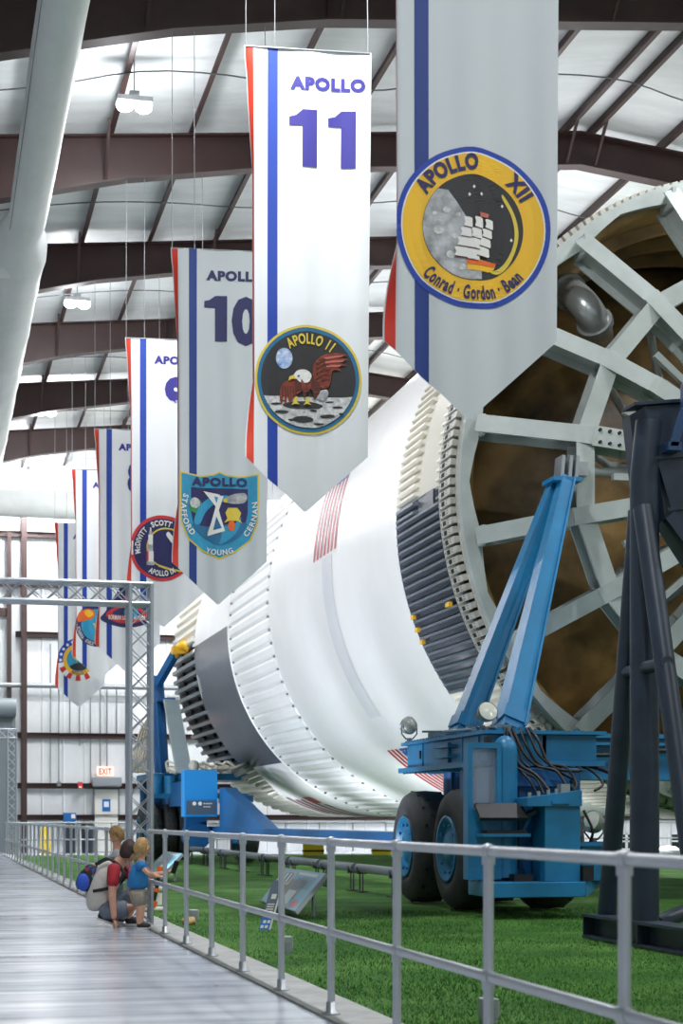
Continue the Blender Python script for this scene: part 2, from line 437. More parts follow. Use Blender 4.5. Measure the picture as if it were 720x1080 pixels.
# bracket ring
mb=MB(); a=0
def cell(mb,a0,a1,y0,y1,r,m):
    mb.add([cp(a0,y0,r),cp(a1,y0,r),cp(a1,y1,r),cp(a0,y1,r)],[(0,1,2,3)],m)
while a<360-1e-6:
    r1=RR+.07
    A=[cp(x,y,r) for r in (RR-.1,r1) for x,y in ((a,24.76),(a+1.1,24.76),(a+1.1,25.3),(a,25.3))]
    mb.add(A,[(4,5,6,7),(0,1,5,4),(1,2,6,5),(2,3,7,6),(3,0,4,7)])
    cell(mb,a+.2,a+.95,25.05,25.2,r1+.003,1)
    for q,y in ((.25,24.92),(.75,24.92),(.5,25.25)): cell(mb,a+q,a+q+.2,y,y+.035,r1+.003,1)
    a+=DA
ringsurf(mb,[(24.8,RR-.12),(25.34,RR-.12)],0,360,1)
ringsurf(mb,[(24.80,RR-.14),(24.76,RR-.015),(24.70,RR-.015),(24.70,RR-.14)],0,360,0)
ringsurf(mb,[(25.33,RR-.1),(25.33,RR+.06),(25.37,RR+.06),(25.37,RR-.1)],0,360,0)
build(mb,'bracket_ring',[M_brack,M_hole],rk)
# inner face of skirt + bulkhead
mb=MB(); ringsurf(mb,[(24.75,RR-.16),(24.75,RR-.3),(28.4,RR-.3)],0,360,0)
for y in (25.6,26.6,27.5): ringsurf(mb,[(y,RR-.3),(y,RR-.5),(y+.05,RR-.5),(y+.05,RR-.3)],0,360,0,smooth=False)
build(mb,'skirt_liner',M_brown_in,rk)
mb=MB(); prof=[]
for k in range(15):
    t=k/14*PI/2
    prof.append((28.4-1.9*sin(t),(RR-.3)*cos(t)+.001))
ringsurf(mb,prof,0,360,0,4)
build(mb,'bulkhead',M_dome,rk)
# vent elbow in the skirt
mb=MB(); pts=[Vector(q) for q in ((10.3,27.6,10.2),(10.02,26.6,10.03),(9.86,25.6,9.67),(9.88,25.0,9.31),(10.02,24.9,9.06),(10.24,25.2,8.92),(10.58,26.0,8.98))]
def smooth_path(P,n=6):
    P=[Vector(p) for p in P]; out=[]
    for i in range(len(P)-1):
        p0=P[max(i-1,0)];p1=P[i];p2=P[i+1];p3=P[min(i+2,len(P)-1)]
        for k in range(n):
            t=k/n
            out.append(.5*((2*p1)+(p2-p0)*t+(2*p0-5*p1+4*p2-p3)*t*t+(3*p1-p0-3*p2+p3)*t**3))
    return out+[P[-1]]
pth=smooth_path(pts); mb.tube(pth,.24,16)
for i in (8,13,26): mb.tube([pth[i],pth[i]+(pth[i+1]-pth[i]).normalized()*.1],.29,16)
build(mb,'vent_elbow',mat('duct_metal',(168,172,170),.3,metal=.6),rk)
# smooth oxidiser tank
mb=MB(); ringsurf(mb,[(28.05,RR),(39.3,RR)],-180,180,0,1.5); build(mb,'tank_wall',M_white,rk)
mb=MB(); ringsurf(mb,[(33.7,RR+.006),(32.85,RR+.006)],-37,2,0); o=build(mb,'grey_band',mat('greyer_white',(228,228,231),.36,var=.05,vscale=1.2),rk)  # slightly greyer band around part of the tank side
# intertank ribs
DB=3.6
mb=MB(); ringsurf(mb,[(39.3,RR),(39.32,RR-.05),(44.95,RR-.05),(45.0,RR)],-180,180,0,1.8)
stringers(mb,39.4,44.9,RR-.05,.045,-180,180,DB,fill=.88,taper=.08)
for k in range(100):
    mb.box(cp(-180+DB*k,39.55,RR-.02),(.05,.06,.05),1); mb.box(cp(-180+DB*k,44.7,RR-.02),(.05,.06,.05),1)
build(mb,'intertank',[M_white,M_gal],rk)
# fuel tank with black field
mb=MB(); ringsurf(mb,[(45.0,RR),(50.8,RR)],.8,314.7,0,1.5); build(mb,'fuel_tank_wall',M_white,rk)
mb=MB(); ringsurf(mb,[(45.0,RR),(50.8,RR)],-45.3,.8,0,1.5); o=build(mb,'fuel_tank_panel',M_black,rk); o['label']='black painted field on the fuel tank'
mb=MB(); ringsurf(mb,[(50.55,RR+.008),(50.7,RR+.008)],-17,-9,0); ringsurf(mb,[(50.35,RR+.008),(50.43,RR+.008)],-15,-10,0)
build(mb,'panel_marking',M_white,rk)
# thrust structure ribs
mb=MB(); ringsurf(mb,[(50.8,RR-.1),(56.2,RR-.1)],2.5,314.7,0); stringers(mb,50.9,56.0,RR-.1,.1,2.5,314.7,DB,fill=.7,taper=.15)
build(mb,'thrust_structure',M_cream,rk)
mb=MB(); ringsurf(mb,[(50.8,RR-.22),(56.2,RR-.22)],-45.3,2.5,1)
stringers(mb,50.85,56.0,RR-.22,.19,-45.3,2.5,DB,0,fill=.62,taper=.12)
for y in (52.2,54.2): ringsurf(mb,[(y,RR-.3),(y,RR-.12),(y+.08,RR-.12),(y+.08,RR-.3)],-45,2.5,1,smooth=False)
o=build(mb,'thrust_structure_ribs',[mat('rib_grey',(122,127,130),.4,var=.2),M_hole],rk); o['label']='black gaps between grey ribs at the tail'
mb=MB()
for a in (3.2,1.4,-.4): ringsurf(mb,[(50.95,RR+.03),(50.55,RR+.03)],a-.6,a+.4,0)
build(mb,'tail_markings',M_white,rk)
# aft closing plate
mb=MB(); ringsurf(mb,[(56.2,RR-.35),(56.2,.01)],0,360,0,6); build(mb,'aft_plate',M_hole,rk)
# painted flags (stripes run around the hull)
M_fr=mat('flag_red',(186,46,52),.4); M_fb=mat('flag_blue',(44,88,168),.4)
def flag(a_top,a_can,a_bot,y0,y1,name,label):
    mb=MB(); n=13; w=(y1-y0)/n
    for k in range(n):
        if k%2==0:
            ya=y1-w*(k+1); yb=y1-w*k
            top=a_can if k>=6 else a_top
            if abs(top-a_bot)>.1: ringsurf(mb,[(ya,RR+.01),(yb,RR+.01)],a_bot,top,0)
    ringsurf(mb,[(y0,RR+.01),(y1-w*6,RR+.01)],a_can,a_top,1)
    for i in range(5):
        for j in range(6):
            a=a_top+(a_can-a_top)*(j+.5)/6; y=y0+(y1-w*6-y0)*(i+.5)/5
            p=[cp(a+.22,y,RR+.016),cp(a,y-.04,RR+.016),cp(a-.22,y,RR+.016),cp(a,y+.04,RR+.016)]
            mb.add(p,[(0,1,2,3)],2)
    o=build(mb,name,[M_fr,M_fb,M_white],rk); o['label']=label
flag(-46.5,-56,-72,32.5,34.45,'flag','flag painted low on the hull')
flag(26,19,2.5,32.5,34.5,'flag','flag painted high on the hull')
mb=MB()
for k,(y0,y1,a0,a1) in enumerate(((50.2,49.9,-78,-62),(49.6,49.2,-80,-64),(48.9,48.5,-84,-64),(48.1,47.7,-90,-66),(47.2,46.9,-92,-68))): ringsurf(mb,[(y1,RR+.01),(y0,RR+.01)],a0,a1,0)
ringsurf(mb,[(47.0,RR+.011),(48.1,RR+.011)],-67,-62.5,1)
o=build(mb,'hull_lettering',[mat('maroon_paint',(120,40,62),.4),mat('crimson_paint',(176,44,72),.4)],rk); o['label']='maroon markings under the hull'

# ------------------------------------------------------------------ handling ring bolted into the open end
hr=thing('handling_ring','grey steel spider frame filling the open end of the rocket','ring frame',(CX,24.5,CZ))
mb=MB(); n=18; outer=RR-.02
def rp(a,r,y): return Vector((CX-r*cos(R(a)),y,CZ+r*sin(R(a))))
N=144
for yy in (24.66,24.5):
    vs=[];
    for k in range(N+1):
        a=360*k/N; ph=((a-0)%20)/20   # spokes at 10+20k
        vs+= [rp(a,outer,yy),rp(a,4.87-.13*(1-2*abs(ph-.5)),yy)]
    mb.add(vs,[(2*k,2*k+1,2*k+3,2*k+2) for k in range(N)])
    if yy==24.66: V0=vs
    else: V1=vs
mb.add(V0+V1,[(2*k+1,2*k+3,2*k+3+len(V0),2*k+1+len(V0)) for k in range(N)]+[(2*k,2*k+2,2*k+2+len(V0),2*k+len(V0)) for k in range(N)])
build(mb,'ring',M_steel,hr)
for k in range(18):
    a=10+20*k
    mb=MB()
    P=[rp(a,4.78,24.3),rp(a,3.4,23.62),rp(a,2.6,23.42),rp(a,.95,23.3)]
    for i in range(3):
        p,q=P[i],P[i+1]; dd=(q-p).normalized()
        if i>0: p=p-dd*.12
        if i<2: q=q+dd*.03
        w=.26; h=.52
        off=Vector((0,h/2,0))
        mb.ibeam(p+off,q+off,w,h,(0,1,0),t=.03)
    mb.beam(P[0]+Vector((0,.0,0)),P[0]+Vector((0,.45,0)),.06,.3,up=(0,0,1))
    build(mb,'spoke',M_steel,hr)
for k in range(18):
    a0,a1=10+20*k,30+20*k
    mb=MB(); p=rp(a0,3.4,23.84); q=rp(a1,3.4,23.84)
    d=(q-p).normalized(); p+=d*.1;q-=d*.1
    mb.ibeam(p,q,.28,.4,(0,1,0),t=.03)
    if k==17:
        mb.tube([p.lerp(q,.62)+Vector((0,.1,0)),p.lerp(q,.62)+Vector((.95,.1,.0))],.07,10)
    build(mb,'cross_member',M_steel,hr)
mb=MB()
mb.lathe([(23.25,.0),(23.25,1.15),(23.8,1.15),(23.8,0)],(CX,0,CZ),'Y',36); build(mb,'hub',M_steel,hr)
for k in range(18):
    a=10+20*k
    mb=MB(); mb.tube([rp(a,3.3,24.2),rp(a+2,2.4,25.2),rp(a,1.2,24.1)],.07,8)
    mb.beam(rp(a+10,2.2,23.7),rp(a+10,2.9,23.7),.1,.1)
    build(mb,'brace',M_steel,hr)
# bolted splice plate
mb=MB()
c=rp(10,3.0,23.5)
d=(rp(10,2.7,23.48)-rp(10,3.4,23.62)).normalized()
mb.beam(rp(10,3.3,23.58),rp(10,2.72,23.43),.3,.03,up=(0,1,0))
for i in range(4):
    for j in (-.09,.09):
        p=rp(10,3.22-.14*i,23.54-.035*i)+Vector((0,0,j)); mb.tube([p,p+Vector((0,-.04,0))],.025,8,1)
build(mb,'splice_plate',[M_steel,M_hole],hr)
# lug where the transporter struts meet
mb=MB()
for dx in (-.1,.02,.12): mb.beam(Vector((9.02+dx,23.45,6.16)),Vector((9.05+dx,23.45,6.52)),.05,.3,up=(0,1,0))
mb.bx(9.0,9.4,23.5,23.7,6.28,6.48); o=build(mb,'lug',M_gal,hr)
# ------------------------------------------------------------------ transporter at the open end
tr=thing('transporter','blue heavy wheeled transporter dolly carrying the open end of the rocket','transporter',(7.4,22.5,0))
def wheel(root,x0,x1,y,r,hub_side=-1,rim=M_blue):
    c=(0,y,r); w=x1-x0; h=.09
    mb=MB(); prof=[(x0+.06,r*.52),(x0,r*.6),(x0-.0,r*.76),(x0+.05,r*.92),(x0+.13,r*.985),(x0+w/2,r),(x1-.13,r*.985),(x1-.05,r*.92),(x1,r*.76),(x1,r*.6),(x1-.06,r*.52)]
    mb.lathe(prof,c,'X',48)
    for k in range(16):
        for j,xx in enumerate((x0+.13,x0+w*.37,x0+w*.63,x1-.13)):
            a=2*PI*(k+.5*(j%2))/16
            mb.box((xx,y+r*.975*cos(a),r+r*.975*sin(a)),(.04,.04,.03),1,rot=Matrix.Rotation(a-PI/2,3,'X'))
    for q in (.66,.72): mb.lathe([(x0-.006,r*q),(x0-.006,r*(q+.015))],c,'X',40)
    t=build(mb,'wheel',[M_tire,M_hole],root); t['label']='black rubber tire on a blue rim'
    mb=MB()
    xr=x0+.02
    mb.lathe([(x0+.05,r*.53),(x0-.01,r*.55),(x0-.01,r*.5),(x0+.06,r*.46),(x0+.1,r*.34),(x0+.02,r*.26),(x0+.02,.001)],c,'X',36)
    mb.lathe([(x1-.05,r*.53),(x1+.0,r*.5),(x1-.1,r*.34),(x1-.05,.001)],c,'X',36)
    for k in range(10):
        a=2*PI*k/10; mb.tube([(x0+.03,y+r*.4*cos(a),r+r*.4*sin(a)),(x0-.0,y+r*.4*cos(a),r+r*.4*sin(a))],.022,6)
    build(mb,'rim',rim,t)
WR=.83
for x0 in (6.85,7.97):
    for y in (22.28,24.4): wheel(tr,x0,x0+.64,y,WR)
for x0 in (16.3,17.42):
    for y in (22.28,24.4): wheel(tr,x0,x0+.64,y,WR)
for y in (22.28,24.4):
    mb=MB(); mb.tube([(16.85,y,WR),(17.5,y,WR)],.14,12); mb.bx(16.97,17.39,y-.2,y+.2,WR-.2,1.95); build(mb,'axle',M_blue2,tr)
mb=MB(); mb.bx(16.3,17.8,20.95,24.75,1.95,2.34,bev=.01); build(mb,'side_box',M_blue,tr)
# axle legs
for y in (22.28,24.4):
    mb=MB(); mb.tube([(7.4,y,WR),(8.05,y,WR)],.14,12); mb.bx(7.52,7.94,y-.2,y+.2,WR-.2,1.95)
    mb.tube([(7.73,y,1.5),(7.73,y,1.95)],.26,16); build(mb,'axle',M_blue2,tr)
# longitudinal side box
mb=MB()
mb.bx(7.0,8.5,20.95,24.75,2.0,2.34,bev=.01); mb.bx(6.93,8.6,20.85,24.85,2.34,2.385); mb.bx(6.9,8.6,20.9,24.9,1.93,2.0)
for y in (21.3,22.0,23.9):
    mb.bx(6.985,7.0,y-.015,y+.015,2.0,2.34)
for z in (2.1,2.24): mb.bx(6.86,7.0,22.25,22.95,z-.02,z+.02)
mb.bx(6.96,7.0,22.55,22.95,2.02,2.3); mb.bx(6.985,7.001,24.0,24.06,2.12,2.24,1)
for i in range(24): mb.tube([(6.96,21.1+.155*i,2.385),(6.96,21.1+.155*i,2.405)],.02,6); mb.tube([(6.93,21.1+.155*i,1.93),(6.93,21.1+.155*i,1.91)],.02,6)
build(mb,'side_box',[M_blue,M_hole],tr)
# cross beam in front of the ring
mb=MB()
mb.bx(7.75,18.6,22.05,22.6,2.36,2.42); mb.bx(7.75,18.6,22.05,22.6,1.78,1.85); mb.bx(7.75,18.6,22.2,22.3,1.85,2.36); mb.bx(7.75,18.6,22.04,22.2,2.26,2.3)
mb.prism([(7.75,20.95,2.0),(8.5,22.2,1.85),(8.5,22.2,2.36),(7.75,20.95,2.36)],(.05,0,0))
mb.bx(8.35,8.42,22.06,22.3,1.85,2.36)
for x in (10.6,12.8,15,17.2): mb.bx(x-.02,x+.02,22.06,22.3,1.85,2.36)
for x in (7.9,8.1,8.3,8.7,12): mb.tube([(x,22.2,2.42),(x,22.2,2.47)],.04,8)
build(mb,'cross_beam',M_blue,tr)
# the two inclined struts
top=Vector((8.92,23.3,6.13))
for i,(b0,l) in enumerate((((7.25,22.85,2.4),'far'),((7.45,21.45,2.4),'near'))):
    mb=MB(); b=Vector(b0); t=top+Vector((-.05+.07*i,.12-.24*i,0))
    mb.beam(b,t,.31,.34,up=(0,1,0),w1=.13 if i==0 else .2,h1=.2)
    d=(t-b).normalized()
    for s in (-1,1): mb.beam(b+Vector((s*.155,-.0,0)),t+Vector((s*.08,0,0)),.03,.4,up=(0,1,0),h1=.24)
    mb.bx(b.x-.24,b.x+.24,b.y-.24,b.y+.24,2.385,2.44)
    mb.beam(b+d*.1,b+d*.28,.36,.4,up=(0,1,0))
    build(mb,'strut',M_blue,tr)
mb=MB(); mb.beam((8.0,22.4,4.0),(8.18,22.3,4.05),.1,.08); build(mb,'strut_bracket',M_blue,tr); mb=MB(); mb.bx(top.x-.22,top.x+.22,top.y-.24,top.y+.24,6.1,6.16); build(mb,'strut_cap',M_blue,tr)
# cab panel with window
mb=MB()
mb.bx(6.56,6.62,20.4,20.6,1.36,2.13); mb.bx(6.94,7.0,20.4,20.6,1.36,2.13); mb.bx(6.56,7.0,20.4,20.6,2.13,2.2); mb.bx(6.56,7.0,20.4,20.6,.48,1.36)
build(mb,'cab_frame',M_blue,tr)
build(MB().bx(6.62,6.94,20.46,20.475,1.36,2.13),'cab_window',mat('cab_glass',(196,210,226),.08,trans=.75),tr)
mb=MB(); mb.tube([(7.1,20.55,.5),(7.1,20.55,2.1)],.155,24,caps=False); mb.sphere((7.1,20.55,2.1),(.155,.155,.2),0,24,12)
build(mb,'column',M_blue,tr)
mb=MB(); mb.bx(6.95,8.2,20.75,22.0,.47,1.9,bev=.02); mb.bx(7.2,7.24,20.6,20.8,.5,1.8); mb.bx(7.3,7.34,20.7,20.78,.6,1.7,1); mb.bx(7.05,7.9,20.66,20.76,1.66,1.74)
build(mb,'machinery_housing',[M_blue2,M_hole],tr)
# step pads
mb=MB(); mb.box((6.93,20.22,1.33),(.62,.3,.05),0,rot=Matrix.Rotation(R(38),3,'X')); mb.box((7.3,20.25,1.3),(.16,.2,.04),0,rot=Matrix.Rotation(R(-28),3,'Y'))
o=build(mb,'seat_pad',M_black_rub,tr); o['label']='black padded shelf'
mb=MB(); mb.bx(6.66,7.28,20.1,20.4,1.02,1.06); mb.bx(6.72,7.25,20.14,20.36,1.06,1.1,1); mb.beam((6.7,20.3,1.35),(6.78,20.3,1.05),.03,.03,m=0); mb.beam((7.32,20.2,1.3),(7.24,20.3,1.05),.03,.03)
build(mb,'step',[M_blue,M_black_rub],tr)
# sloped console
mb=MB(); P=[(7.2,20.35,1.36),(7.2,20.35,1.5),(7.9,20.0,1.58),(7.9,20.0,1.42)]
mb.prism([(7.2,20.0,1.4),(7.2,20.0,1.5),(7.92,20.0,1.6),(7.92,20.0,1.4)],(0,.55,0)); mb.bx(7.45,7.92,20.05,20.5,.46,1.4,bev=.008)
mb.bx(7.52,7.75,19.97,20.0,1.43,1.47); mb.bx(7.9,7.93,20.1,20.5,.8,1.4)
build(mb,'console',M_blue,tr)
mb=MB()
for i,x in enumerate((7.3,7.42,7.55,7.66,7.8)): mb.tube([(x,20.2,1.5+.1*(x-7.2)/.72),(x,20.2,1.56+.1*(x-7.2)/.72)],.025,8)
mb.bx(7.7,7.82,20.15,20.3,1.56,1.68)
build(mb,'levers',mat('lever_grey',(150,156,150),.4,metal=.4),tr)
# platform
mb=MB(); mb.bx(6.72,7.95,19.95,20.9,.27,.46,bev=.01); mb.prism([(7.95,19.95,.27),(7.95,19.95,.46),(8.45,20.6,.46),(8.45,20.6,.4)],(0,.3,0)); mb.bx(7.95,8.45,20.3,21,.4,.46)
mb.bx(7.97,8.42,20.15,20.6,.46,.95,bev=.01); mb.bx(7.9,8.45,20.1,20.65,.9,.95)
build(mb,'platform',M_blue,tr)
mb=MB(); mb.bx(7.93,8.07,19.98,20.1,.47,.66); mb.bx(7.1,7.35,20.2,20.4,.46,.55); build(mb,'latch_box',M_black_rub,tr)
# hoses
def hose(pts,r=.02,root=tr):
    mb=MB(); mb.tube(smooth_path(pts,8),r,8); build(mb,'hose',M_black_rub,root)
hose([(7.25,20.9,2.42),(7.28,20.7,2.2),(7.32,20.65,1.95),(7.5,20.5,1.8),(7.6,20.3,1.6)])
hose([(7.32,20.9,2.42),(7.4,20.7,2.1),(7.55,20.6,1.92),(7.75,20.45,1.85),(7.85,20.3,1.62)])
hose([(7.42,20.9,2.42),(7.45,20.75,2.2),(7.6,20.7,1.95),(7.85,20.6,1.84),(8.0,20.5,1.75)])
hose([(7.2,20.9,2.42),(7.2,20.7,2.0),(7.35,20.6,1.85),(7.5,20.5,1.75),(7.55,20.35,1.55)])
hose([(8.45,21.95,2.2),(8.3,21.6,1.9),(8.1,21.0,1.75),(8.05,20.6,1.72),(7.9,20.3,1.62)],.025)
hose([(8.42,21.95,2.0),(8.5,21.0,1.92),(8.62,20.6,1.75),(8.5,20.45,1.35),(8.55,20.4,1.1),(8.5,20.4,.93)],.03)
hose([(8.35,21.9,2.0),(8.35,20.9,1.9),(8.4,20.5,1.7),(8.25,20.4,1.6)],.018)
hose([(8.02,20.2,1.35),(8.12,20.15,1.1),(8.1,20.2,.93)],.018)
hose([(8.5,22.02,2.16),(8.9,22.0,2.12),(9.4,22.0,2.14),(9.9,22.0,2.19),(10.4,22.0,2.12),(11.2,22.0,2.17),(12.2,22.0,2.14)],.028)
hose([(7.55,20.9,2.42),(7.6,20.7,2.25),(7.68,20.62,2.0),(7.8,20.55,1.88),(8.1,20.5,1.86),(8.3,21.2,1.95)],.022)
hose([(7.22,20.84,2.4),(7.24,20.75,2.1),(7.3,20.65,1.9),(7.42,20.5,1.72),(7.5,20.4,1.5)],.016)
hose([(7.48,20.84,2.41),(7.5,20.72,2.3),(7.56,20.64,2.1),(7.7,20.6,1.95),(7.9,20.5,1.9),(8.0,20.4,1.7),(7.9,20.25,1.6)],.018)
hose([(7.3,20.86,2.4),(7.35,20.8,2.25),(7.38,20.7,2.0),(7.45,20.6,1.9)],.018)
# small fittings along the top
mb=MB()
for i in range(26):
    y=21.0+rnd.random()*2.6; x=6.98+rnd.random()*.5
    mb.box((x,y,2.42+rnd.random()*.03),(.07,.09,.05+.06*rnd.random()),0,rot=Matrix.Rotation(rnd.random()*3,3,'Z'))
mb.tube([(6.9,22.6,2.44),(7.2,21.2,2.44)],.02,6); mb.tube([(6.75,23.1,2.47),(7.3,22.9,2.47)],.015,6)
build(mb,'fittings',mat('fitting_metal',(122,140,150),.4,metal=.5),tr)
mb=MB(); mb.tube([(6.97,20.86,2.2),(6.97,20.86,2.3)],.05,10); mb.bx(6.93,7.01,20.8,20.86,2.18,2.3); build(mb,'beacon',M_black_rub,tr)

def floodlight(loc,aim,r,label):
    t=thing('floodlight',label,'floodlight',loc,'floodlights on the blue transporter')
    L=Vector(loc); c=L+Vector((0,0,r*1.75)); d=Vector(aim).normalized(); q=d.to_track_quat('Z','Y').to_matrix()
    mb=MB(); prof=[(-r*1.0,.001),(-r*.9,r*.45),(-r*.5,r*.85),(r*.0,r),(r*.35,r),(r*.4,r*1.05),(r*.5,r*1.02)]
    tmp=MB().lathe(prof,(0,0,0),'Z',20); tmp.v=[tuple(q@Vector(v)+c) for v in tmp.v]
    build(tmp,'lamp_body',mat('floodlight_grey',(150,154,150),.4,metal=.3),t)
    tmp=MB().lathe([(r*.45,r*.98),(r*.55,r*.6),(r*.6,.001)],(0,0,0),'Z',20); tmp.v=[tuple(q@Vector(v)+c) for v in tmp.v]
    build(tmp,'lens',mat('lamp_lens',(196,198,186),.2),t)
    mb=MB(); s=q@Vector((1,0,0))
    if abs(s.z)>.5: s=q@Vector((0,1,0))
    pts=[c+s*r*1.15, c+s*r*1.15+Vector((0,0,-r*.9)), c+s*r*.5+Vector((0,0,-r*1.5)), c-s*r*.5+Vector((0,0,-r*1.5)), c-s*r*1.15+Vector((0,0,-r*.9)), c-s*r*1.15]
    mb.tube(pts,r*.09,6); mb.tube([L,L+Vector((0,0,r*.35))],r*.3,8)
    build(mb,'yoke',mat('yoke_metal',(120,124,126),.4,metal=.5),t)
floodlight((7.02,24.72,2.41),(-.3,.7,.35),.13,'small round floodlight on the far end of the blue side box')
floodlight((7.12,21.35,2.41),(.1,-.9,.35),.13,'pale round floodlight on the blue box in front of the struts')
floodlight((8.2,20.3,.95),(-.75,-.35,.3),.14,'tilted floodlight with pale lens low on the transporter platform')

# ------------------------------------------------------------------ long blue tow beam under the rocket
rt=thing('rear_transporter','blue wheeled transporter dolly at the far tail end of the rocket','transporter',(7.2,52,0))
build(MB().bx(7.85,8.3,25.3,49.6,.77,1.01,bev=.015),'tow_beam',M_blue2,rt)
mb=MB().prism([(7.9,40.6,1.01),(7.9,46.6,2.1),(7.9,47.2,2.1),(7.9,47.2,1.01)],(.34,0,0)); build(mb,'gusset',M_blue2,rt)
# saddles carrying the hull between beam and rocket
mb=MB()
for y in (36.5,40.5): mb.prism([(11.2,y,.75),(14.3,y,.75),(14.2,y,1.28),(12.77,y,1.24),(11.3,y,1.28)],(0,.5,0))
for y in (36.5,40.5):
    mb.bx(11.6,13.9,y,y+.5,0,.75)
cr=build(mb,'support_cradle',M_blue2); tag(cr,'dark blue cradle beams holding the rocket up from below','cradle')

for x0 in (6.4,6.85,7.3): wheel(rt,x0,x0+.42,51.6,.85)
for x0 in (6.4,6.85,7.3): wheel(rt,x0,x0+.42,53.6,.85)
wheel(rt,8.4,9.0,47.6,.85)
mb=MB(); mb.bx(6.4,9.4,50.9,54.2,2.4,2.6,bev=.02); mb.bx(6.4,9.4,50.85,50.95,1.85,2.0)
for x in (6.58,7.0,7.42): mb.tube([(x,50.75,1.98),(x,50.75,2.52)],.18,16)
build(mb,'bogie_frame',M_blue,rt)
for x in (6.61,7.06,7.51):
    for y in (51.6,53.6): build(MB().tube([(x,y,.85),(x,y,2.4)],.17,14),'wheel_leg',M_blue2,rt)
for y in (51.6,53.6): build(MB().tube([(6.6,y,.85),(9,y,.85)],.12,10),'axle',M_blue2,rt)
mb=MB(); mb.tube([(8.4,47.6,.85),(9,47.6,.85)],.1,10); mb.bx(8.6,8.8,47.5,47.7,.85,1.9); mb.bx(8.5,8.9,47.4,51,1.7,1.9); build(mb,'outrigger',M_blue2,rt)
# upright post, diagonal strut and grey fairing panel
mb=MB(); mb.beam((7.15,53.6,2.4),(7.05,54.4,5.75),.42,.4,up=(0,1,0)); mb.bx(6.95,7.5,53.2,54.4,4.92,5.02)
mb.beam((7.1,53.2,2.6),(7.0,53.6,5.0),.12,.12); build(mb,'upright_post',M_blue2,rt)
mb=MB(); mb.beam((7.05,54.0,5.5),(7.55,53.2,6.5),.22,.22); build(mb,'diagonal_strut',M_blue2,rt)
mb=MB(); mb.prism([(6.73,50.0,4.76),(7.15,50.0,4.74),(7.56,50.0,2.6),(7.1,50.0,2.6)],(0,.3,0)); o=build(mb,'fairing_panel',mat('pale_grey_panel',(172,186,188),.45,var=.06),rt); o['label']='pale grey sloping panel'
mb=MB(); mb.tube(smooth_path([(7.5,53.4,6.35),(7.6,53.0,6.55),(7.75,52.7,6.62),(7.9,52.6,6.5)]),.14,10); mb.box((7.62,53.0,6.5),(.5,.4,.22)); mb.box((7.75,52.9,6.68),(.3,.3,.18),0,rot=Matrix.Rotation(.6,3,'Y'))
o=build(mb,'clamp',mat('clamp_yellow',(232,176,32),.45),rt); o['label']='yellow clamp gripping the tail ribs'
# control cabinet
mb=MB(); mb.bx(6.92,7.86,47.3,47.9,1.29,2.6,bev=.015); o=build(mb,'control_cabinet',mat('cabinet_blue',(24,140,214),.4),rt)
mb=MB(); mb.bx(6.98,7.8,47.27,47.29,1.36,1.74)
s=build(mb,'gauge_panel',mat('gauge_panel_grey',(74,92,110),.4),o)
mb=MB()
for x in (7.2,7.36): mb.tube([(x,47.275,1.66),(x,47.255,1.66)],.055,12)
for i in range(9): mb.box((7.48+.05*(i%5),47.262,1.66-.09*(i//5)),(.03,.02,.03))
build(mb,'gauges',M_white,s)
mb=MB(); mb.bx(7.0,7.8,47.9,51,1.6,2.3); mb.bx(7.1,7.7,48.2,48.6,.7,1.6)
mb.tube([(7.45,48.0,.75),(7.45,49.2,.75)],.36,12); build(mb,'engine_housing',M_blue2,rt)
mb=MB()
for i in range(14):
    x=6.9+.12*i; pts=[(x,50.5-.1*(i%3),2.62),(x+.25*sin(i*2.1),50.6,2.8+.15*cos(i)),(x+.5,50.4,2.72)]
    mb.tube(smooth_path(pts,4),.04+.02*(i%3),6)
build(mb,'pipework',mat('pipe_pale',(192,190,176),.45,metal=.2),rt); mb=MB(); mb.sphere((7.35,48.3,2.75),(.16,.16,.16),0,10,8); build(mb,'air_tank',MATS['pipe_pale'],rt); mb=MB()
for i in range(8): mb.tube([(8.4+.25*i,48.5+.3*i,2.6-.2*i*.5),(9.2+.25*i,49.6,2.9-.1*i)],.07,8)
build(mb,'pipework',mat('pipe_pale',(192,190,176),.45,metal=.2),rt)
# pale cable coil hanging behind the tail end
mb=MB()
for k in range(9):
    pts=[(6.25+.07*k,54.6,2.7),(6.45+.08*k,54.7,3.6),(6.75+.06*k,54.75,4.35),(7.2,54.8,4.45)]
    mb.tube(smooth_path(pts,5),.035,6)
o=build(mb,'cable_bundle',mat('cable_cream',(206,196,176),.6),rt)

# ------------------------------------------------------------------ row of low tube rails beside the hull
def make_tube():
    t=thing('low_tube_rail',None,'rail',(7.15,0,0),'low tube rails along the turf')
    build(MB().tube([(7.15,-1.27,.4),(7.15,1.27,.4)],.075,12),'tube',mat('tube_rail_grey',(88,94,98),.4,metal=.4),t)
    for y in (-1.05,1.05):
        mb=MB()
        for s in (-.1,.1): mb.tube([(7.15,y+s,.0),(7.15,y+s,.34)],.014,6)
        mb.bx(7.08,7.22,y-.2,y+.2,0,.015); mb.bx(7.07,7.23,y-.05,y+.05,.3,.42)
        build(mb,'stand',M_black_rub,t)
    return t
lr=make_tube()
ORD=['first','second','third','fourth','fifth','sixth','seventh','eighth','ninth']
for i in range(8):
    o=lr if i==0 else copy_tree(lr)
    o.location=(7.15,27.1+2.75*i,0); o['label']='dark low tube rail on the turf, %s along the row counted from the big wheels'%ORD[i]

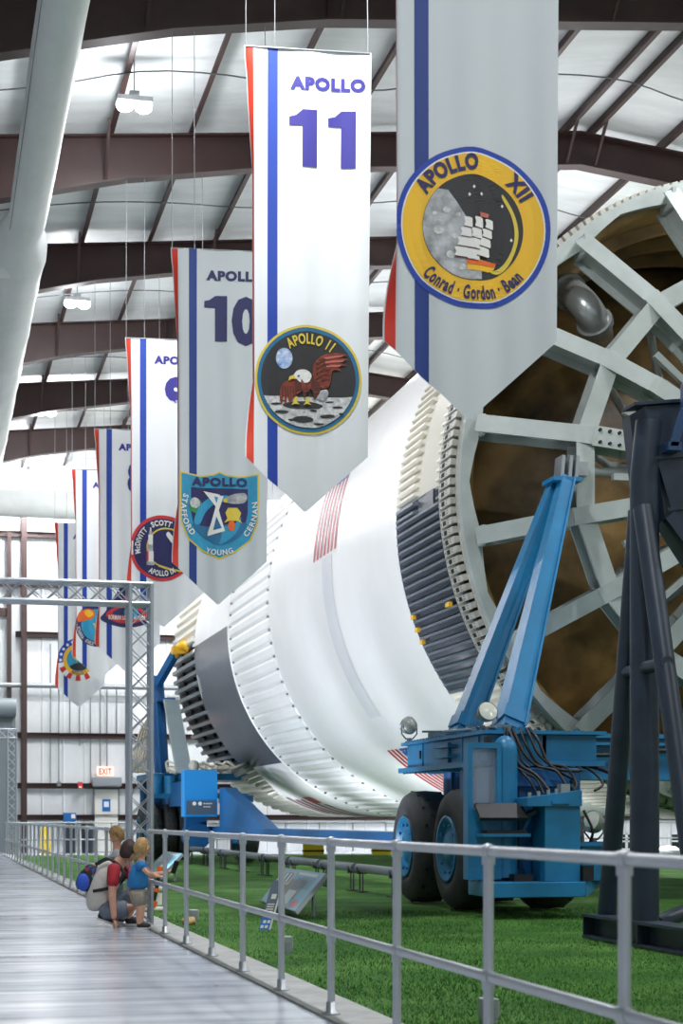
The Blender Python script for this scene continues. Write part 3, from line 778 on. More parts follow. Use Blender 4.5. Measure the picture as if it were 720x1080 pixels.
# ------------------------------------------------------------------ dark engine stand
st=thing('engine_stand','dark navy steel stand with A-frame tube legs and cradle on the turf','steel stand',(7.0,15.6,0))
mb=MB()
for z in (.015,.235): mb.bx(6.66,6.95,12.6,16.82,z-.015,z+.015)
mb.bx(6.79,6.81,12.6,16.82,.03,.22); mb.bx(6.67,6.95,16.8,16.82,0,.25); mb.bx(6.66,6.95,15.38,15.4,.03,.22); mb.bx(6.66,6.95,13.9,13.92,.03,.22)
build(mb,'base_beam',M_navy,st)
build(MB().tube([(6.84,15.62,.25),(6.84,15.62,4.6),(6.9,15.62,5.15)],.145,24),'column',M_navy,st)
build(MB().tube([(6.86,16.62,.25),(6.83,15.75,4.3)],.1,16),'leg',M_navy,st)
build(MB().tube([(6.82,14.3,.25),(6.78,15.52,4.28)],.1,16),'leg',M_navy,st)
build(MB().tube([(6.83,16.05,2.72),(6.83,15.75,2.72)],.065,12).tube([(6.8,15.5,2.72),(6.78,14.95,2.72)],.065,12),'crossbar',M_navy,st)
build(MB().tube([(7.0,15.7,.2),(9.6,17.6,.75)],.085,12),'floor_brace',M_navy,st)
mb=MB()
mb.prism([(6.8,15.5,5.27),(8.6,15.5,5.5),(8.6,15.5,3.2),(7.55,15.5,3.6),(7.08,15.5,4.26),(6.92,15.5,4.75)],(0,.5,0))
mb.prism([(6.74,15.75,5.24),(6.81,15.5,5.28),(6.93,15.5,4.75),(7.0,15.5,4.2),(6.9,15.75,4.0)],(0,.2,0))
for a,b in (((6.86,15.49,4.76),(8.6,15.49,5.02)),((7.02,15.49,4.27),(8.6,15.49,4.52))): mb.beam(a,b,.03,.03)
mb.beam((6.66,15.6,5.28),(8.6,15.6,5.52),.3,.03,up=(0,0,1))
build(mb,'cradle',M_navy,st)
mb=MB(); mb.prism([(6.98,15.32,4.86),(7.06,15.32,4.86),(7.19,15.32,5.24),(7.19,15.32,5.46),(7.15,15.32,5.5),(7.11,15.32,5.46),(7.11,15.32,5.24)],(0,.06,0)); mb.bx(6.96,7.1,15.32,15.5,4.82,4.9); mb.tube([(7.15,15.315,5.44),(7.15,15.31,5.44)],.02,10,1)
o=build(mb,'lifting_lug',[mat('lug_blue',(38,66,104),.4),M_white],st); o['label']='blue bent lug with a round hole'
mb=MB(); mb.beam((7.0,15.42,4.2),(7.75,15.42,3.3),.1,.12); build(mb,'diagonal_brace',M_navy,st)
mb=MB(); mb.tube([(9.6,17.6,0),(9.6,17.6,3.6)],.14,16); mb.bx(8.4,9.7,15.5,17.6,3.3,3.5); mb.bx(8.5,8.7,15.5,15.9,0,3.4); build(mb,'rear_column',M_navy,st)
# ------------------------------------------------------------------ guard rails
def rail_section(root,p0,p1,ys_first,step,n,along):
    # posts and rails; along = function t-> (x,y)
    for i in range(n):
        x,y=along(ys_first+step*i)
        mb=MB(); mb.tube([(x,y,.012),(x,y,1.1)],.024,14)
        mb.lathe([(.012,.001),(.012,.06),(.022,.06),(.03,.034),(.09,.032),(.09,.024)],(x,y,0),'Z',14)
        for z in (.53,1.1):
            mb.sphere((x,y,z),.036,0,12,8); mb.tube([(x,y,z-.06),(x,y,z)],.031,12)
            mb.tube([(x-.0,y-.05,z),(x,y+.05,z)] if abs(along(1)[1]-along(0)[1])>.5 else [(x-.05,y,z),(x+.05,y,z)],.031,12)
        build(mb,'post',M_rail,root)
    for z,nm in ((1.1,'top_rail'),(.53,'mid_rail')):
        build(MB().tube([(p0[0],p0[1],z),(p1[0],p1[1],z)],.025,14),nm,M_rail,root)
g1=thing('guard_rail','grey pipe guard rail nearest the camera, between walkway and turf','railing',(2.47,12,.012))
rail_section(g1,(2.47,1.0),(2.47,19.72),2.70,1.56,11,lambda t:(2.47,t))
g2=thing('guard_rail','grey pipe guard rail continuing along the walkway beyond the truss arch','railing',(2.47,38,.012))
rail_section(g2,(2.47,20.3),(2.47,57.9),21.42,1.56,24,lambda t:(2.47,t))
g3=thing('guard_rail','grey pipe guard rail crossing the far end of the turf near the back wall','railing',(10,57.9,.012))
rail_section(g3,(2.6,57.9),(30.0,57.9),3.6,1.2,22,lambda t:(t,57.9))

# ------------------------------------------------------------------ aluminium truss arches
def truss(root,name,p0,p1,s,r,up,pitch,rd):
    mb=MB(); p0=Vector(p0);p1=Vector(p1)
    d,x,y,L=mb.frame(p0,p1,up)
    off=[x*a*s/2+y*b*s/2 for a,b in((-1,-1),(1,-1),(1,1),(-1,1))]
    for o in off: mb.tube([p0+o,p1+o],r,10)
    n=max(1,int(round(L/pitch)))
    for i in range(n):
        a=p0+d*(L*i/n); b=p0+d*(L*(i+1)/n); m=(a+b)/2
        for k in range(4):
            o1,o2=off[k],off[(k+1)%4]
            if i%2: o1,o2=o2,o1
            mb.tube([a+o1,b+o2],rd,5,caps=False)
            mb.tube([a+o2,b+o1],rd,5,caps=False)
    for k in range(4):
        mb.tube([p0+off[k],p0+off[(k+1)%4]],rd*1.6,6); mb.tube([p1+off[k],p1+off[(k+1)%4]],rd*1.6,6)
    return build(mb,name,M_alu,root)
ar=thing('truss_arch','aluminium box truss arch spanning the walkway behind the crouching man','truss arch',(2.40,20.0,0))
truss(ar,'tower',(2.4,20.0,.03),(2.4,20.0,3.98),.25,.026,(0,1,0),.25,.008)
truss(ar,'tower',(-3.4,20.0,.03),(-3.4,20.0,3.98),.25,.026,(0,1,0),.25,.008)
truss(ar,'top_beam',(-3.4,20.0,3.87),(2.53,20.0,3.87),.23,.026,(0,0,1),.25,.008)
mb=MB()
for x in (2.4,-3.4): mb.bx(x-.18,x+.14,19.83,20.17,.0,.03)
build(mb,'base_plate',M_alu,ar)
a2=thing('truss_arch','small aluminium truss frame in front of the grey roller door','truss arch',(2.75,58.6,0))
truss(a2,'tower',(2.72,58.6,0),(2.72,58.6,4.2),.29,.03,(0,1,0),.3,.014)
truss(a2,'tower',(-3.5,58.6,0),(-3.5,58.6,4.2),.29,.03,(0,1,0),.3,.014)
truss(a2,'top_beam',(-3.5,58.6,4.1),(2.86,58.6,4.1),.29,.03,(0,0,1),.3,.014)

# ------------------------------------------------------------------ mission banners
YAW=R(5.5)
class Banner:
    W=1.54
    SH=.11
    def __init__(s,Y,top,side,tip,seed):
        s.Y=Y; s.top=top; s.side=side; s.tip=tip; s.r=random.Random(seed); s.ph=[s.r.random()*6 for _ in range(6)]
        s.x0=3.64; s.fold=83
    def drop(s,x):      # length of cloth at x
        return s.side+(s.tip-s.side)*(1-abs(2*x/s.W-1))
    def surf(s,x,d,off=0):
        L=s.side; t=min(1,d/L)
        w=.018*sin(x*9+s.ph[0]+.35*d)*(.35+t*.8)+.01*sin(x*19+s.ph[1]-.5*d)*t+.012*sin(d*1.1+s.ph[2])+.022*sin(x*4.2+s.ph[3])*t
        xx=x; yy=w-off
        h=.155
        tap=1-.035*t
        if x<h:
            ang=0
            if t<.06: ang=t/.06*40
            elif t<.3: ang=40+(t-.06)/.24*(s.fold-40)
            elif t<.82: ang=s.fold
            else: ang=s.fold-(t-.82)/.18*s.fold*.96
            q=(h-x); ang=R(ang)
            xx=h-q*cos(ang); yy=w+q*sin(ang)-off*1.0
        xx=(xx-.8)*tap+.8-.015*t-s.SH
        z=s.top-d-.012*sin(PI*x/s.W)*(1-t)
        return Vector((s.x0+xx*cos(YAW)+yy*sin(YAW), s.Y-xx*sin(YAW)+yy*cos(YAW), z))
    def cloth(s):
        mb=MB(); nx,ny=44,90; vs=[]
        for j in range(ny+1):
            for i in range(nx+1):
                x=.04+(s.W-.04)*i/nx; vs.append(s.surf(x,s.drop(x)*j/ny))
        return mb.add(vs,[(j*(nx+1)+i,j*(nx+1)+i+1,(j+1)*(nx+1)+i+1,(j+1)*(nx+1)+i) for j in range(ny) for i in range(nx)],0,True)
    def stripe(s,xa,xb,off=.003):
        mb=MB(); nx,ny=6,90; vs=[]
        for j in range(ny+1):
            for i in range(nx+1):
                x=xa+(xb-xa)*i/nx; vs.append(s.surf(x,s.drop(x)*j/ny*(.999)+.001,off))
        return mb.add(vs,[(j*(nx+1)+i,j*(nx+1)+i+1,(j+1)*(nx+1)+i+1,(j+1)*(nx+1)+i) for j in range(ny) for i in range(nx)],0,True)
    def poly(s,mb,pts,m,layer,maxe=.09):
        # pts in banner metres (x right, d down)
        P=[Vector((p[0],p[1],0)) for p in pts]
        tris=[tuple(P[i] for i in t) for t in tessellate_polygon([P])]
        s.tris(mb,tris,m,layer,maxe)
    def tris(s,mb,tris,m,layer,maxe=.09):
        st=list(tris); out=[]
        while st:
            a,b,c=st.pop()
            e=[(a-b).length,(b-c).length,(c-a).length]; k=e.index(max(e))
            if e[k]>maxe:
                if k==0: q=(a+b)/2; st+=[(a,q,c),(q,b,c)]
                elif k==1: q=(b+c)/2; st+=[(a,b,q),(a,q,c)]
                else: q=(c+a)/2; st+=[(a,b,q),(q,b,c)]
            else: out.append((a,b,c))
        for t in out: mb.add([s.surf(v.x,v.y,.007+.003*layer) for v in t],[(0,1,2)],m)
_FC={}
def text_tris(txt,bold=.02,shear=0):
    k=(txt,bold,shear)
    if k in _FC: return _FC[k]
    cu=bpy.data.curves.new('t','FONT'); cu.body=txt; cu.offset=bold; cu.shear=shear; cu.resolution_u=3; cu.space_character=1.13
    ob=bpy.data.objects.new('t',cu); COL.objects.link(ob); dg=bpy.context.evaluated_depsgraph_get()
    me=bpy.data.meshes.new_from_object(ob.evaluated_get(dg)); me.calc_loop_triangles()
    T=[tuple(me.vertices[i].co.copy() for i in t.vertices) for t in me.loop_triangles]
    bpy.data.objects.remove(ob); bpy.data.curves.remove(cu); bpy.data.meshes.remove(me)
    xs=[v.x for t in T for v in t]; ys=[v.y for t in T for v in t]
    x0,x1,y1=min(xs),max(xs),max(ys)
    _FC[k]=([tuple(Vector((v.x-x0,v.y,0)) for v in t) for t in T],x1-x0,max(ys))
    return _FC[k]
def text_flat(B,mb,txt,x,d,w,h,m,layer,bold=.02):   # x left, d baseline
    T,tw,th=text_tris(txt,bold); cap=.72 if th<.8 else th
    T2=[tuple(Vector((x+v.x*w/tw,d-v.y*h/th,0)) for v in t) for t in T]
    B.tris(mb,T2,m,layer)
def text_arc(B,mb,txt,cx,cd_,r,h,a_mid,span,m,layer,inward=False,bold=.02):
    # a_mid degrees clockwise from top; span in degrees
    T,tw,th=text_tris(txt,bold); k=h/.72
    out=[]
    for t in T:
        q=[]
        for v in t:
            f=v.x/tw-.5
            if not inward: a=R(a_mid+f*span); rr=r+v.y*k
            else: a=R(a_mid-f*span); rr=r-v.y*k
            q.append(Vector((cx+rr*sin(a),cd_-rr*cos(a),0)))
        out.append(tuple(q))
    B.tris(mb,out,m,layer,.12)
def words(B,em,name,calls):
    for f,args,kw in calls:
        mb=MB(); f(B,mb,*args,**kw); build(mb,name,EM,em)
def circ(cx,cy,r,n=64,a0=0,a1=360,ry=None):
    ry=ry or r
    return [(cx+r*sin(R(a0+(a1-a0)*i/n)),cy-ry*cos(R(a0+(a1-a0)*i/n))) for i in range(n if a1-a0==360 else n+1)]
def ring2(B,mb,cx,cy,r0,r1,m,layer,n=72,a0=0,a1=360):
    T=[]
    for i in range(n):
        a,b=R(a0+(a1-a0)*i/n),R(a0+(a1-a0)*(i+1)/n)
        p=[Vector((cx+r*sin(q),cy-r*cos(q),0)) for r,q in((r0,a),(r1,a),(r1,b),(r0,b))]
        T+= [(p[0],p[1],p[2]),(p[0],p[2],p[3])]
    B.tris(mb,T,m,layer)
def sm2(pts,n=5,closed=True):
    P=[Vector((p[0],p[1])) for p in pts]; N=len(P); out=[]
    for i in range(N):
        p0,p1,p2,p3=P[i-1],P[i],P[(i+1)%N],P[(i+2)%N]
        for k in range(n):
            t=k/n; v=.5*((2*p1)+(p2-p0)*t+(2*p0-5*p1+4*p2-p3)*t*t+(3*p1-p0-3*p2+p3)*t**3); out.append((v.x,v.y))
    return out
def E(c,u,s): # list of unit coords -> banner metres
    return [(c[0]+p[0]*s,c[1]+p[1]*s) for p in u]
def clipc(pts,c,r):
    out=[]
    for p in pts:
        dx,dy=p[0]-c[0],p[1]-c[1]; q=math.hypot(dx,dy)
        out.append(p if q<=r else (c[0]+dx*r/q,c[1]+dy*r/q))
    return out

def hang(num,Y,high,seed,label):
    top=10.26 if high else 9.93
    side=4.76; tip=5.43
    B=Banner(Y,top,side,tip,seed)
    if num=='12': B.fold=112
    t=thing('hanging_banner',label,'banner',(B.x0+.7,Y,top-side),'long banners hanging in a row along the hall')
    cl=M_cloth2 if num in('10','12') else M_cloth
    build(B.cloth(),'cloth',cl,t)
    o=build(B.stripe(.055,.145),'stripe',M_red if cl is M_cloth else M_red2,t); o['label']='red edge stripe'
    o=build(B.stripe(.315,.435),'stripe',M_bblue if cl is M_cloth else M_bblue3,t); o['label']='blue stripe'
    lm=M_bblue2 if num!='10' else M_navyp
    def word(txt,x,d,w,h,bold): 
        mb=MB(); text_flat(B,mb,txt,x,d,w,h,0,0,bold); build(mb,'lettering',lm,t)
    def one(xo,d0,d1,w):
        mb=MB(); B.poly(mb,[(xo+.165*w/.34,d0),(xo+w,d0),(xo+w,d1),(xo+.16*w/.34,d1),(xo+.16*w/.34,d0+.19),(xo,d0+.19),(xo,d0+.09),(xo+.08,d0+.07)],0,0); build(mb,'numeral',lm,t)
    def dig(txt,x,d,w,h,bold):
        mb=MB(); text_flat(B,mb,txt,x,d,w,h,0,0,bold); build(mb,'numeral',lm,t)
    word('APOLLO',.58,.46,.89,.145,.06)
    if num=='11': one(.57,.70,1.37,.33); one(1.03,.70,1.37,.33)
    elif num in('10','12'): one(.55,.70,1.40,.35); dig(num[1],.97,1.40,.44,.70,.05)
    else: dig(num,.78,1.38,.42,.68,.06)
    # wires up to the rafter
    mb=MB()
    for x in (.06,.4,1.5):
        p=B.surf(x,.01); x2=p.x
        zt=ztop(x2)-depth(x2)
        mb.tube([p,(x2,Y+.0,zt)],.006,5,caps=False)
    p,q=B.surf(.06,.012),B.surf(1.52,.012); mb.tube([p,q],.012,6)
    build(mb,'wire',M_gal,t)
    return B,t
EM=[M_bblue,M_sail,M_yel,M_space,M_moon,M_navyp,M_redp,M_cyan,M_grn,M_gold,M_teal,M_earth,M_eagle,M_eagled,M_pink,M_moonw,M_orange]
iB,iW,iY,iK,iM,iN,iR,iC,iG,iGo,iT,iE,iEa,iEd,iP,iMw,iO=range(17)

# --- 12
B,t=hang('12',13.4,False,11,'nearest white banner with round yellow emblem of a sailing ship')
c=(.815,3.85); mb=MB(); r=.665
B.poly(mb,circ(*c,r),iB,0); B.poly(mb,circ(*c,r*.935),iW,1); B.poly(mb,circ(*c,r*.915),iY,2); B.poly(mb,circ(*c,r*.655),iK,3)
r0=r*.65
moon=[(c[0]+r0*sin(R(a)),c[1]-r0*cos(R(a))) for a in range(182,322,7)]+[(c[0]+x*r,c[1]+y*r) for x,y in ((-.33,-.45),(-.22,-.31),(-.1,-.12),(0,.08),(.06,.3),(.1,.5),(.106,.635))]
B.poly(mb,moon,iM,4)
for x,y,q in ((-.35,-.2,.05),(-.45,.05,.07),(-.25,.12,.045),(-.3,.35,.06),(-.12,.25,.035),(-.5,-.15,.035),(-.15,.5,.05),(-.2,-.15,.03)): B.poly(mb,circ(c[0]+x*r,c[1]+y*r,q*r,14,ry=q*r*.8),iMw,5)
build_em=build(mb,'emblem',EM,t)
words(B,build_em,'emblem_lettering',[(text_arc,('APOLLO',*c,r*.72,.125,-27,62,iN,4,False,.05,),{}),(text_arc,('XII',*c,r*.72,.125,48,25,iN,4,False,.05,),{}),(text_arc,('Conrad · Gordon · Bean',*c,r*.885,.11,180,96,iN,4,True,.035,),{})])
mb=MB()
# sailing ship: hull, masts and sails
u=r
B.poly(mb,E(c,[(-.1,.36),(.06,.4),(.3,.42),(.27,.5),(.2,.54),(-.09,.53)],u),iY,5); B.poly(mb,E(c,[(-.1,.4),(.3,.42),(.27,.47),(-.09,.46)],u),iO,6)
for xo,s in ((-.08,1.0),(.06,1.08),(.2,.95)):
    for k,(y0,y1,w) in enumerate(((-.12,.0,.09),(.01,.12,.115),(.13,.24,.135),(.25,.37,.15))):
        sh=-.03*k
        B.poly(mb,sm2(E(c,[(xo-w*.5+sh,y0*s),(xo+w*.5+sh,y0*s+.01),(xo+w*.62+sh,(y0+y1)/2*s),(xo+w*.55+sh,y1*s+.01),(xo-w*.5+sh,y1*s-.01),(xo-w*.4+sh,(y0+y1)/2*s)],u),3),iW,6)
        B.poly(mb,E(c,[(xo-w*.5+sh,y1*s-.01),(xo+w*.55+sh,y1*s+.01),(xo+w*.55+sh,y1*s+.022),(xo-w*.5+sh,y1*s+.004)],u),iEd,7)
B.poly(mb,E(c,[(-.2,.2),(-.1,.0),(-.1,.37),(-.18,.34)],u),iW,5)
B.poly(mb,E(c,[(.08,-.19),(.2,-.18),(.19,-.13),(.08,-.13)],u),iP,7)
build(mb,'sailing_ship',EM,build_em); mb=MB()
# trail curving round the right of the emblem
tr_=[(.2,.52),(.3,.5),(.42,.4),(.52,.2),(.54,0),(.49,-.2),(.38,-.4),(.4,-.43),(.53,-.22),(.59,0),(.57,.2),(.47,.43),(.33,.55)]
B.poly(mb,sm2(E(c,tr_,u),4),iGo,4)
build(mb,'emblem_trail',EM,build_em); mb=MB()
for q in ((-.0,-.5),(.38,-.3),(.5,.12),(-.06,-.4),(.1,-.42)): B.poly(mb,E(c,[(q[0],q[1]-.025),(q[0]+.018,q[1]),(q[0],q[1]+.025),(q[0]-.018,q[1])],u),iW,4)
build(mb,'emblem_stars',EM,build_em)

# --- 11
B,t=hang('11',19.6,True,5,'tall white banner with large number 11 and eagle emblem')
c=(.805,3.87); r=.645; mb=MB()
B.poly(mb,circ(*c,r),iGo,0); B.poly(mb,circ(*c,r*.955),iT,1); B.poly(mb,circ(*c,r*.885),iK,2)
r0=r*.88
surf=[(c[0]+r0*sin(R(a)),c[1]-r0*cos(R(a))) for a in range(110,251,5)]
surf+= [(c[0]-.6*r,c[1]+.31*r),(c[0]-.2*r,c[1]+.33*r),(c[0]+.2*r,c[1]+.31*r),(c[0]+.6*r,c[1]+.32*r)]
B.poly(mb,surf,iMw,3)
for (x,y,a,b) in ((.1,.56,.07,.02),(-.3,.74,.08,.02),(.2,.8,.1,.02),(-.45,.4,.06,.012),(.4,.4,.08,.014),(.62,.62,.05,.02),(-.1,.73,.2,.06),(.36,.66,.14,.035),(-.5,.6,.13,.03),(-.1,.47,.38,.07),(.55,.5,.1,.02),(-.6,.45,.1,.02)):
    B.poly(mb,[(c[0]+(x+a*sin(R(q)))*r,c[1]+(y-b*cos(R(q)))*r) for q in range(0,360,15)],iK,4)
B.poly(mb,circ(c[0]-.45*r,c[1]-.38*r,.155*r,28,ry=.19*r),iE,3)
e1=build(mb,'emblem',EM,t)
words(B,e1,'emblem_lettering',[(text_arc,('APOLLO 11',*c,r*.66,.12,3,70,iGo,4,False,.03,),{})])
mb=MB(); u=r
B.poly(mb,sm2(E(c,[(-.2,.0),(-.38,.02),(-.5,.12),(-.54,.3),(-.5,.47),(-.46,.3),(-.43,.5),(-.39,.3),(-.35,.44),(-.25,.3),(-.12,.2)],u),3),iEa,5)     # left wing
B.poly(mb,sm2(E(c,[(.08,-.1),(.12,-.32),(.28,-.46),(.5,-.5),(.74,-.46),(.55,-.42),(.76,-.38),(.55,-.34),(.73,-.27),(.52,-.27),(.62,-.17),(.46,-.18),(.42,.02),(.36,.14),(.2,.12)],u),3),iEa,5)   # raised wing
for q in ((.3,-.42,.66,-.46),(.32,-.35,.68,-.37),(.34,-.28,.62,-.28)): B.poly(mb,E(c,[(q[0],q[1]),(q[2],q[3]),(q[2]-.04,q[3]+.035),(q[0],q[1]+.045)],u),iP,6)
B.poly(mb,sm2(E(c,[(-.22,-.02),(.05,-.05),(.22,.08),(.22,.22),(.12,.35),(.07,.2),(.0,.18),(-.08,.34),(-.13,.2),(-.25,.2)],u),4),iEd,6)  # body and thighs
B.poly(mb,sm2(E(c,[(-.28,-.06),(-.2,-.16),(-.04,-.17),(.06,-.08),(.0,.05),(-.14,.06),(-.22,.0)],u),4),iW,7)    # head
B.poly(mb,sm2(E(c,[(-.14,.0),(-.04,.1),(.06,.02),(.02,.2),(-.1,.22)],u),3),iEa,7)
for k in range(6):
    x=-.5+.05*k; B.poly(mb,E(c,[(x,.14),(x+.022,.13),(x+.035,.32),(x+.02,.34)],u),iEd,6)
for k in range(5):
    y=-.36+.09*k; B.poly(mb,E(c,[(.14,y+.06),(.3,y-.04),(.42,y),(.3,y+.0),(.16,y+.085)],u),iEd,6)
B.poly(mb,E(c,[(-.21,-.06),(-.17,-.075),(-.165,-.05),(-.2,-.035)],u),iK,8)
B.poly(mb,E(c,[(-.27,-.08),(-.36,-.04),(-.37,.03),(-.31,.0),(-.24,.0)],u),iGo,8)
B.poly(mb,sm2(E(c,[(.14,.3),(.22,.2),(.34,.17),(.38,.24),(.34,.34),(.24,.38)],u),4),iM,5)     # tail
for x in (-.25,-.03): 
    B.poly(mb,E(c,[(x,.32),(x+.05,.32),(x+.04,.42),(x+.09,.46),(x+.0,.45),(x-.07,.47),(x-.03,.42)],u),iGo,7)
o=build(mb,'emblem_picture',EM,e1); o['label']='eagle landing on the moon'

# --- 10
B,t=hang('10',25.8,False,8,'grey-looking banner with number 10 and blue shield emblem')
c=(.79,4.02); mb=MB(); hw=.62
def shield(k):
    a=[(-1,-.98),(-.5,-.9),(-.15,-.95),(0,-1.02),(.15,-.95),(.5,-.9),(1,-.98),(1.0,-.3),(.98,.25),(.8,.68),(.45,.95),(0,1.16),(-.45,.95),(-.8,.68),(-.98,.25),(-1,-.3)]
    return [(c[0]+x*hw*k,c[1]+y*hw*k) for x,y in a]
B.poly(mb,shield(1.0),iGo,0); B.poly(mb,shield(.96),iC,1)
B.poly(mb,[(c[0]+x*hw,c[1]+y*hw) for x,y in ((-.72,-.6),(.72,-.6),(.72,.0),(.66,.28),(.45,.55),(.0,.78),(-.45,.55),(-.66,.28),(-.72,0))],iN,2)
B.poly(mb,sm2([(c[0]+x*hw,c[1]+y*hw) for x,y in ((-.7,.3),(-.3,.35),(.1,.3),(.5,.25),(.7,.25),(.5,.6),(0,.8),(-.45,.58))],3),iT,3)
B.poly(mb,circ(c[0]-.6*hw,c[1]-.15*hw,.18*hw,24),iG,4); B.poly(mb,circ(c[0]-.62*hw,c[1]-.22*hw,.13*hw,20),iMw,5)
B.poly(mb,sm2([(c[0]+x*hw,c[1]+y*hw) for x,y in ((-.65,.25),(-.5,-.15),(-.2,-.38),(.2,-.42),(.2,-.3),(-.1,-.22),(-.35,0),(-.5,.3))],3),iC,5)
B.poly(mb,sm2([(c[0]+x*hw,c[1]+y*hw) for x,y in ((.1,.35),(.35,.3),(.55,.1),(.48,.4),(.3,.62),(.0,.8),(.05,.6))],3),iC,5)
e=build(mb,'emblem',EM,t)
mb=MB()
P=lambda L:[(c[0]+x*hw,c[1]+y*hw) for x,y in L]
B.poly(mb,P([(-.42,-.52),(-.05,-.45),(-.05,-.38),(-.2,-.4),(.12,.46),(-.3,.58),(-.3,.5),(-.05,-.2),(-.25,-.42)]),iGo,6)
B.poly(mb,P([(-.4,-.52),(.0,-.44),(.0,-.36),(-.14,-.4),(.14,.45),(-.28,.58),(-.28,.5),(-.02,-.05)]),iW,7)
B.poly(mb,P([(-.02,-.42),(.1,-.4),(-.2,.5),(-.3,.58)]),iW,7); B.poly(mb,P([(-.08,.1),(.06,.38),(-.16,.44)]),iT,8)
o=build(mb,'emblem_numeral',EM,e); mb=MB(); B.poly(mb,sm2(P([(.12,-.3),(.25,-.42),(.6,-.5),(.7,-.4),(.62,-.25),(.3,-.22)]),3),iM,6); B.poly(mb,P([(.1,-.34),(.18,-.36),(.2,-.24),(.1,-.26)]),iGo,7)
build(mb,'emblem_capsule',EM,e); mb=MB(); B.poly(mb,P([(.15,.0),(.22,-.12),(.45,-.12),(.55,.0),(.5,.15),(.58,.25),(.45,.2),(.25,.2),(.12,.25),(.2,.14)]),iGo,6)
B.poly(mb,circ(c[0]+.31*hw,c[1]+.32*hw,.09*hw,16,ry=.13*hw),iO,7)
build(mb,'emblem_lander',EM,e)
words(B,e,'emblem_lettering',[(text_flat,('APOLLO',c[0]-.7*hw,c[1]-.66*hw,1.4*hw,.125,iN,6,.05,),{}),(text_arc,('STAFFORD',c[0],c[1]-.05,.60,.085,259,66,iW,6,True,.02,),{}),(text_arc,('YOUNG',c[0],c[1]+.05,.60,.085,180,44,iW,6,True,.02,),{}),(text_arc,('CERNAN',c[0],c[1]-.05,.60,.085,106,56,iW,6,True,.02,),{})])

# --- 9
B,t=hang('9',32.0,True,2,'white banner numbered 9 with dark blue round emblem ringed in red')
c=(.74,3.94); r=.62; mb=MB()
B.poly(mb,circ(*c,r),iR,0); B.poly(mb,circ(*c,r*.9),iN,1)
ring2(B,mb,c[0]+.12*r,c[1]-.02*r,.56*r,.605*r,iGo,2,40,200,395)
B.poly(mb,E(c,[(-.1,.5),(.3,.62),(.6,.68),(.6,.73),(.28,.68),(-.12,.56)],r),iGo,2)
e=build(mb,'emblem',EM,t); mb=MB()
for k,(a,b,w) in enumerate(((-.62,-.5,.02),(-.5,-.4,.05),(-.4,-.1,.07),(-.1,.1,.07),(.1,.42,.09),(.42,.52,.12))): B.poly(mb,E(c,[(-.36-w,a),(-.36+w,a),(-.36+w,b),(-.36-w,b)],r),iW if k%2==0 else iM,3)
B.poly(mb,E(c,[(-.48,.1),(-.42,.1),(-.42,.4),(-.48,.4)],r),iR,4)
build(mb,'emblem_rocket',EM,e); mb=MB(); B.poly(mb,sm2(E(c,[(.12,-.42),(.2,-.5),(.34,-.34),(.5,-.22),(.5,-.1),(.36,-.1),(.22,-.26)],r),3),iW,3); build(mb,'emblem_capsule',EM,e); mb=MB(); B.poly(mb,E(c,[(.5,.1),(.62,.02),(.72,.1),(.7,.24),(.6,.2),(.54,.26)],r),iW,3)
build(mb,'emblem_lander',EM,e)
words(B,e,'emblem_lettering',[(text_arc,('SCOTT',*c,r*.69,.1,-2,48,iW,3,False,.04,),{}),(text_arc,('McDIVITT',*c,r*.69,.1,-72,62,iW,3,False,.03,),{}),(text_arc,('SCHWEICKART',*c,r*.69,.1,72,76,iW,3,False,.03,),{}),(text_arc,('APOLLO IX',*c,r*.84,.1,180,62,iW,3,True,.04,),{})])

# --- 8
B,t=hang('8',38.2,False,21,'white banner numbered 8 with rounded triangular emblem behind the truss beam')
c=(.78,3.98); r=.62; mb=MB()
tri=lambda k:sm2(E(c,[(0,-.95*k),(.28*k,-.7*k),(.75*k,.1*k),(.98*k,.42*k),(.6*k,.62*k),(0,.72*k),(-.6*k,.62*k),(-.98*k,.42*k),(-.75*k,.1*k),(-.28*k,-.7*k)],r),4)
B.poly(mb,tri(1),iN,0); B.poly(mb,sm2(E(c,[(-.78,.3),(-.5,.02),(0,-.08),(.5,.02),(.78,.3),(.4,.52),(0,.57),(-.4,.52)],r),4),iR,2)
B.poly(mb,sm2(E(c,[(-.55,.22),(-.3,.04),(0,.0),(.3,.04),(.55,.22),(.2,.3),(-.2,.3)],r),4),iN,3); B.poly(mb,circ(c[0]+.15*r,c[1]+.14*r,.26*r,24),iC,4); B.poly(mb,circ(c[0]+.1*r,c[1]+.12*r,.14*r,12),iG,5)
e=build(mb,'emblem',EM,t); mb=MB(); B.poly(mb,E(c,[(.06,-.7),(.14,-.68),(.2,-.3),(.1,-.1),(.02,-.14),(.12,-.36)],r),iGo,3); build(mb,'emblem_rocket',EM,e); mb=MB(); B.poly(mb,E(c,[(-.2,-.1),(-.05,-.5),(.05,-.55),(-.02,-.2)],r),iR,3); build(mb,'emblem_picture',EM,e)
words(B,e,'emblem_lettering',[(text_flat,('BORMAN LOVELL ANDERS',c[0]-.42,c[1]+.27,.84,.1,iW,5,.03,),{})])

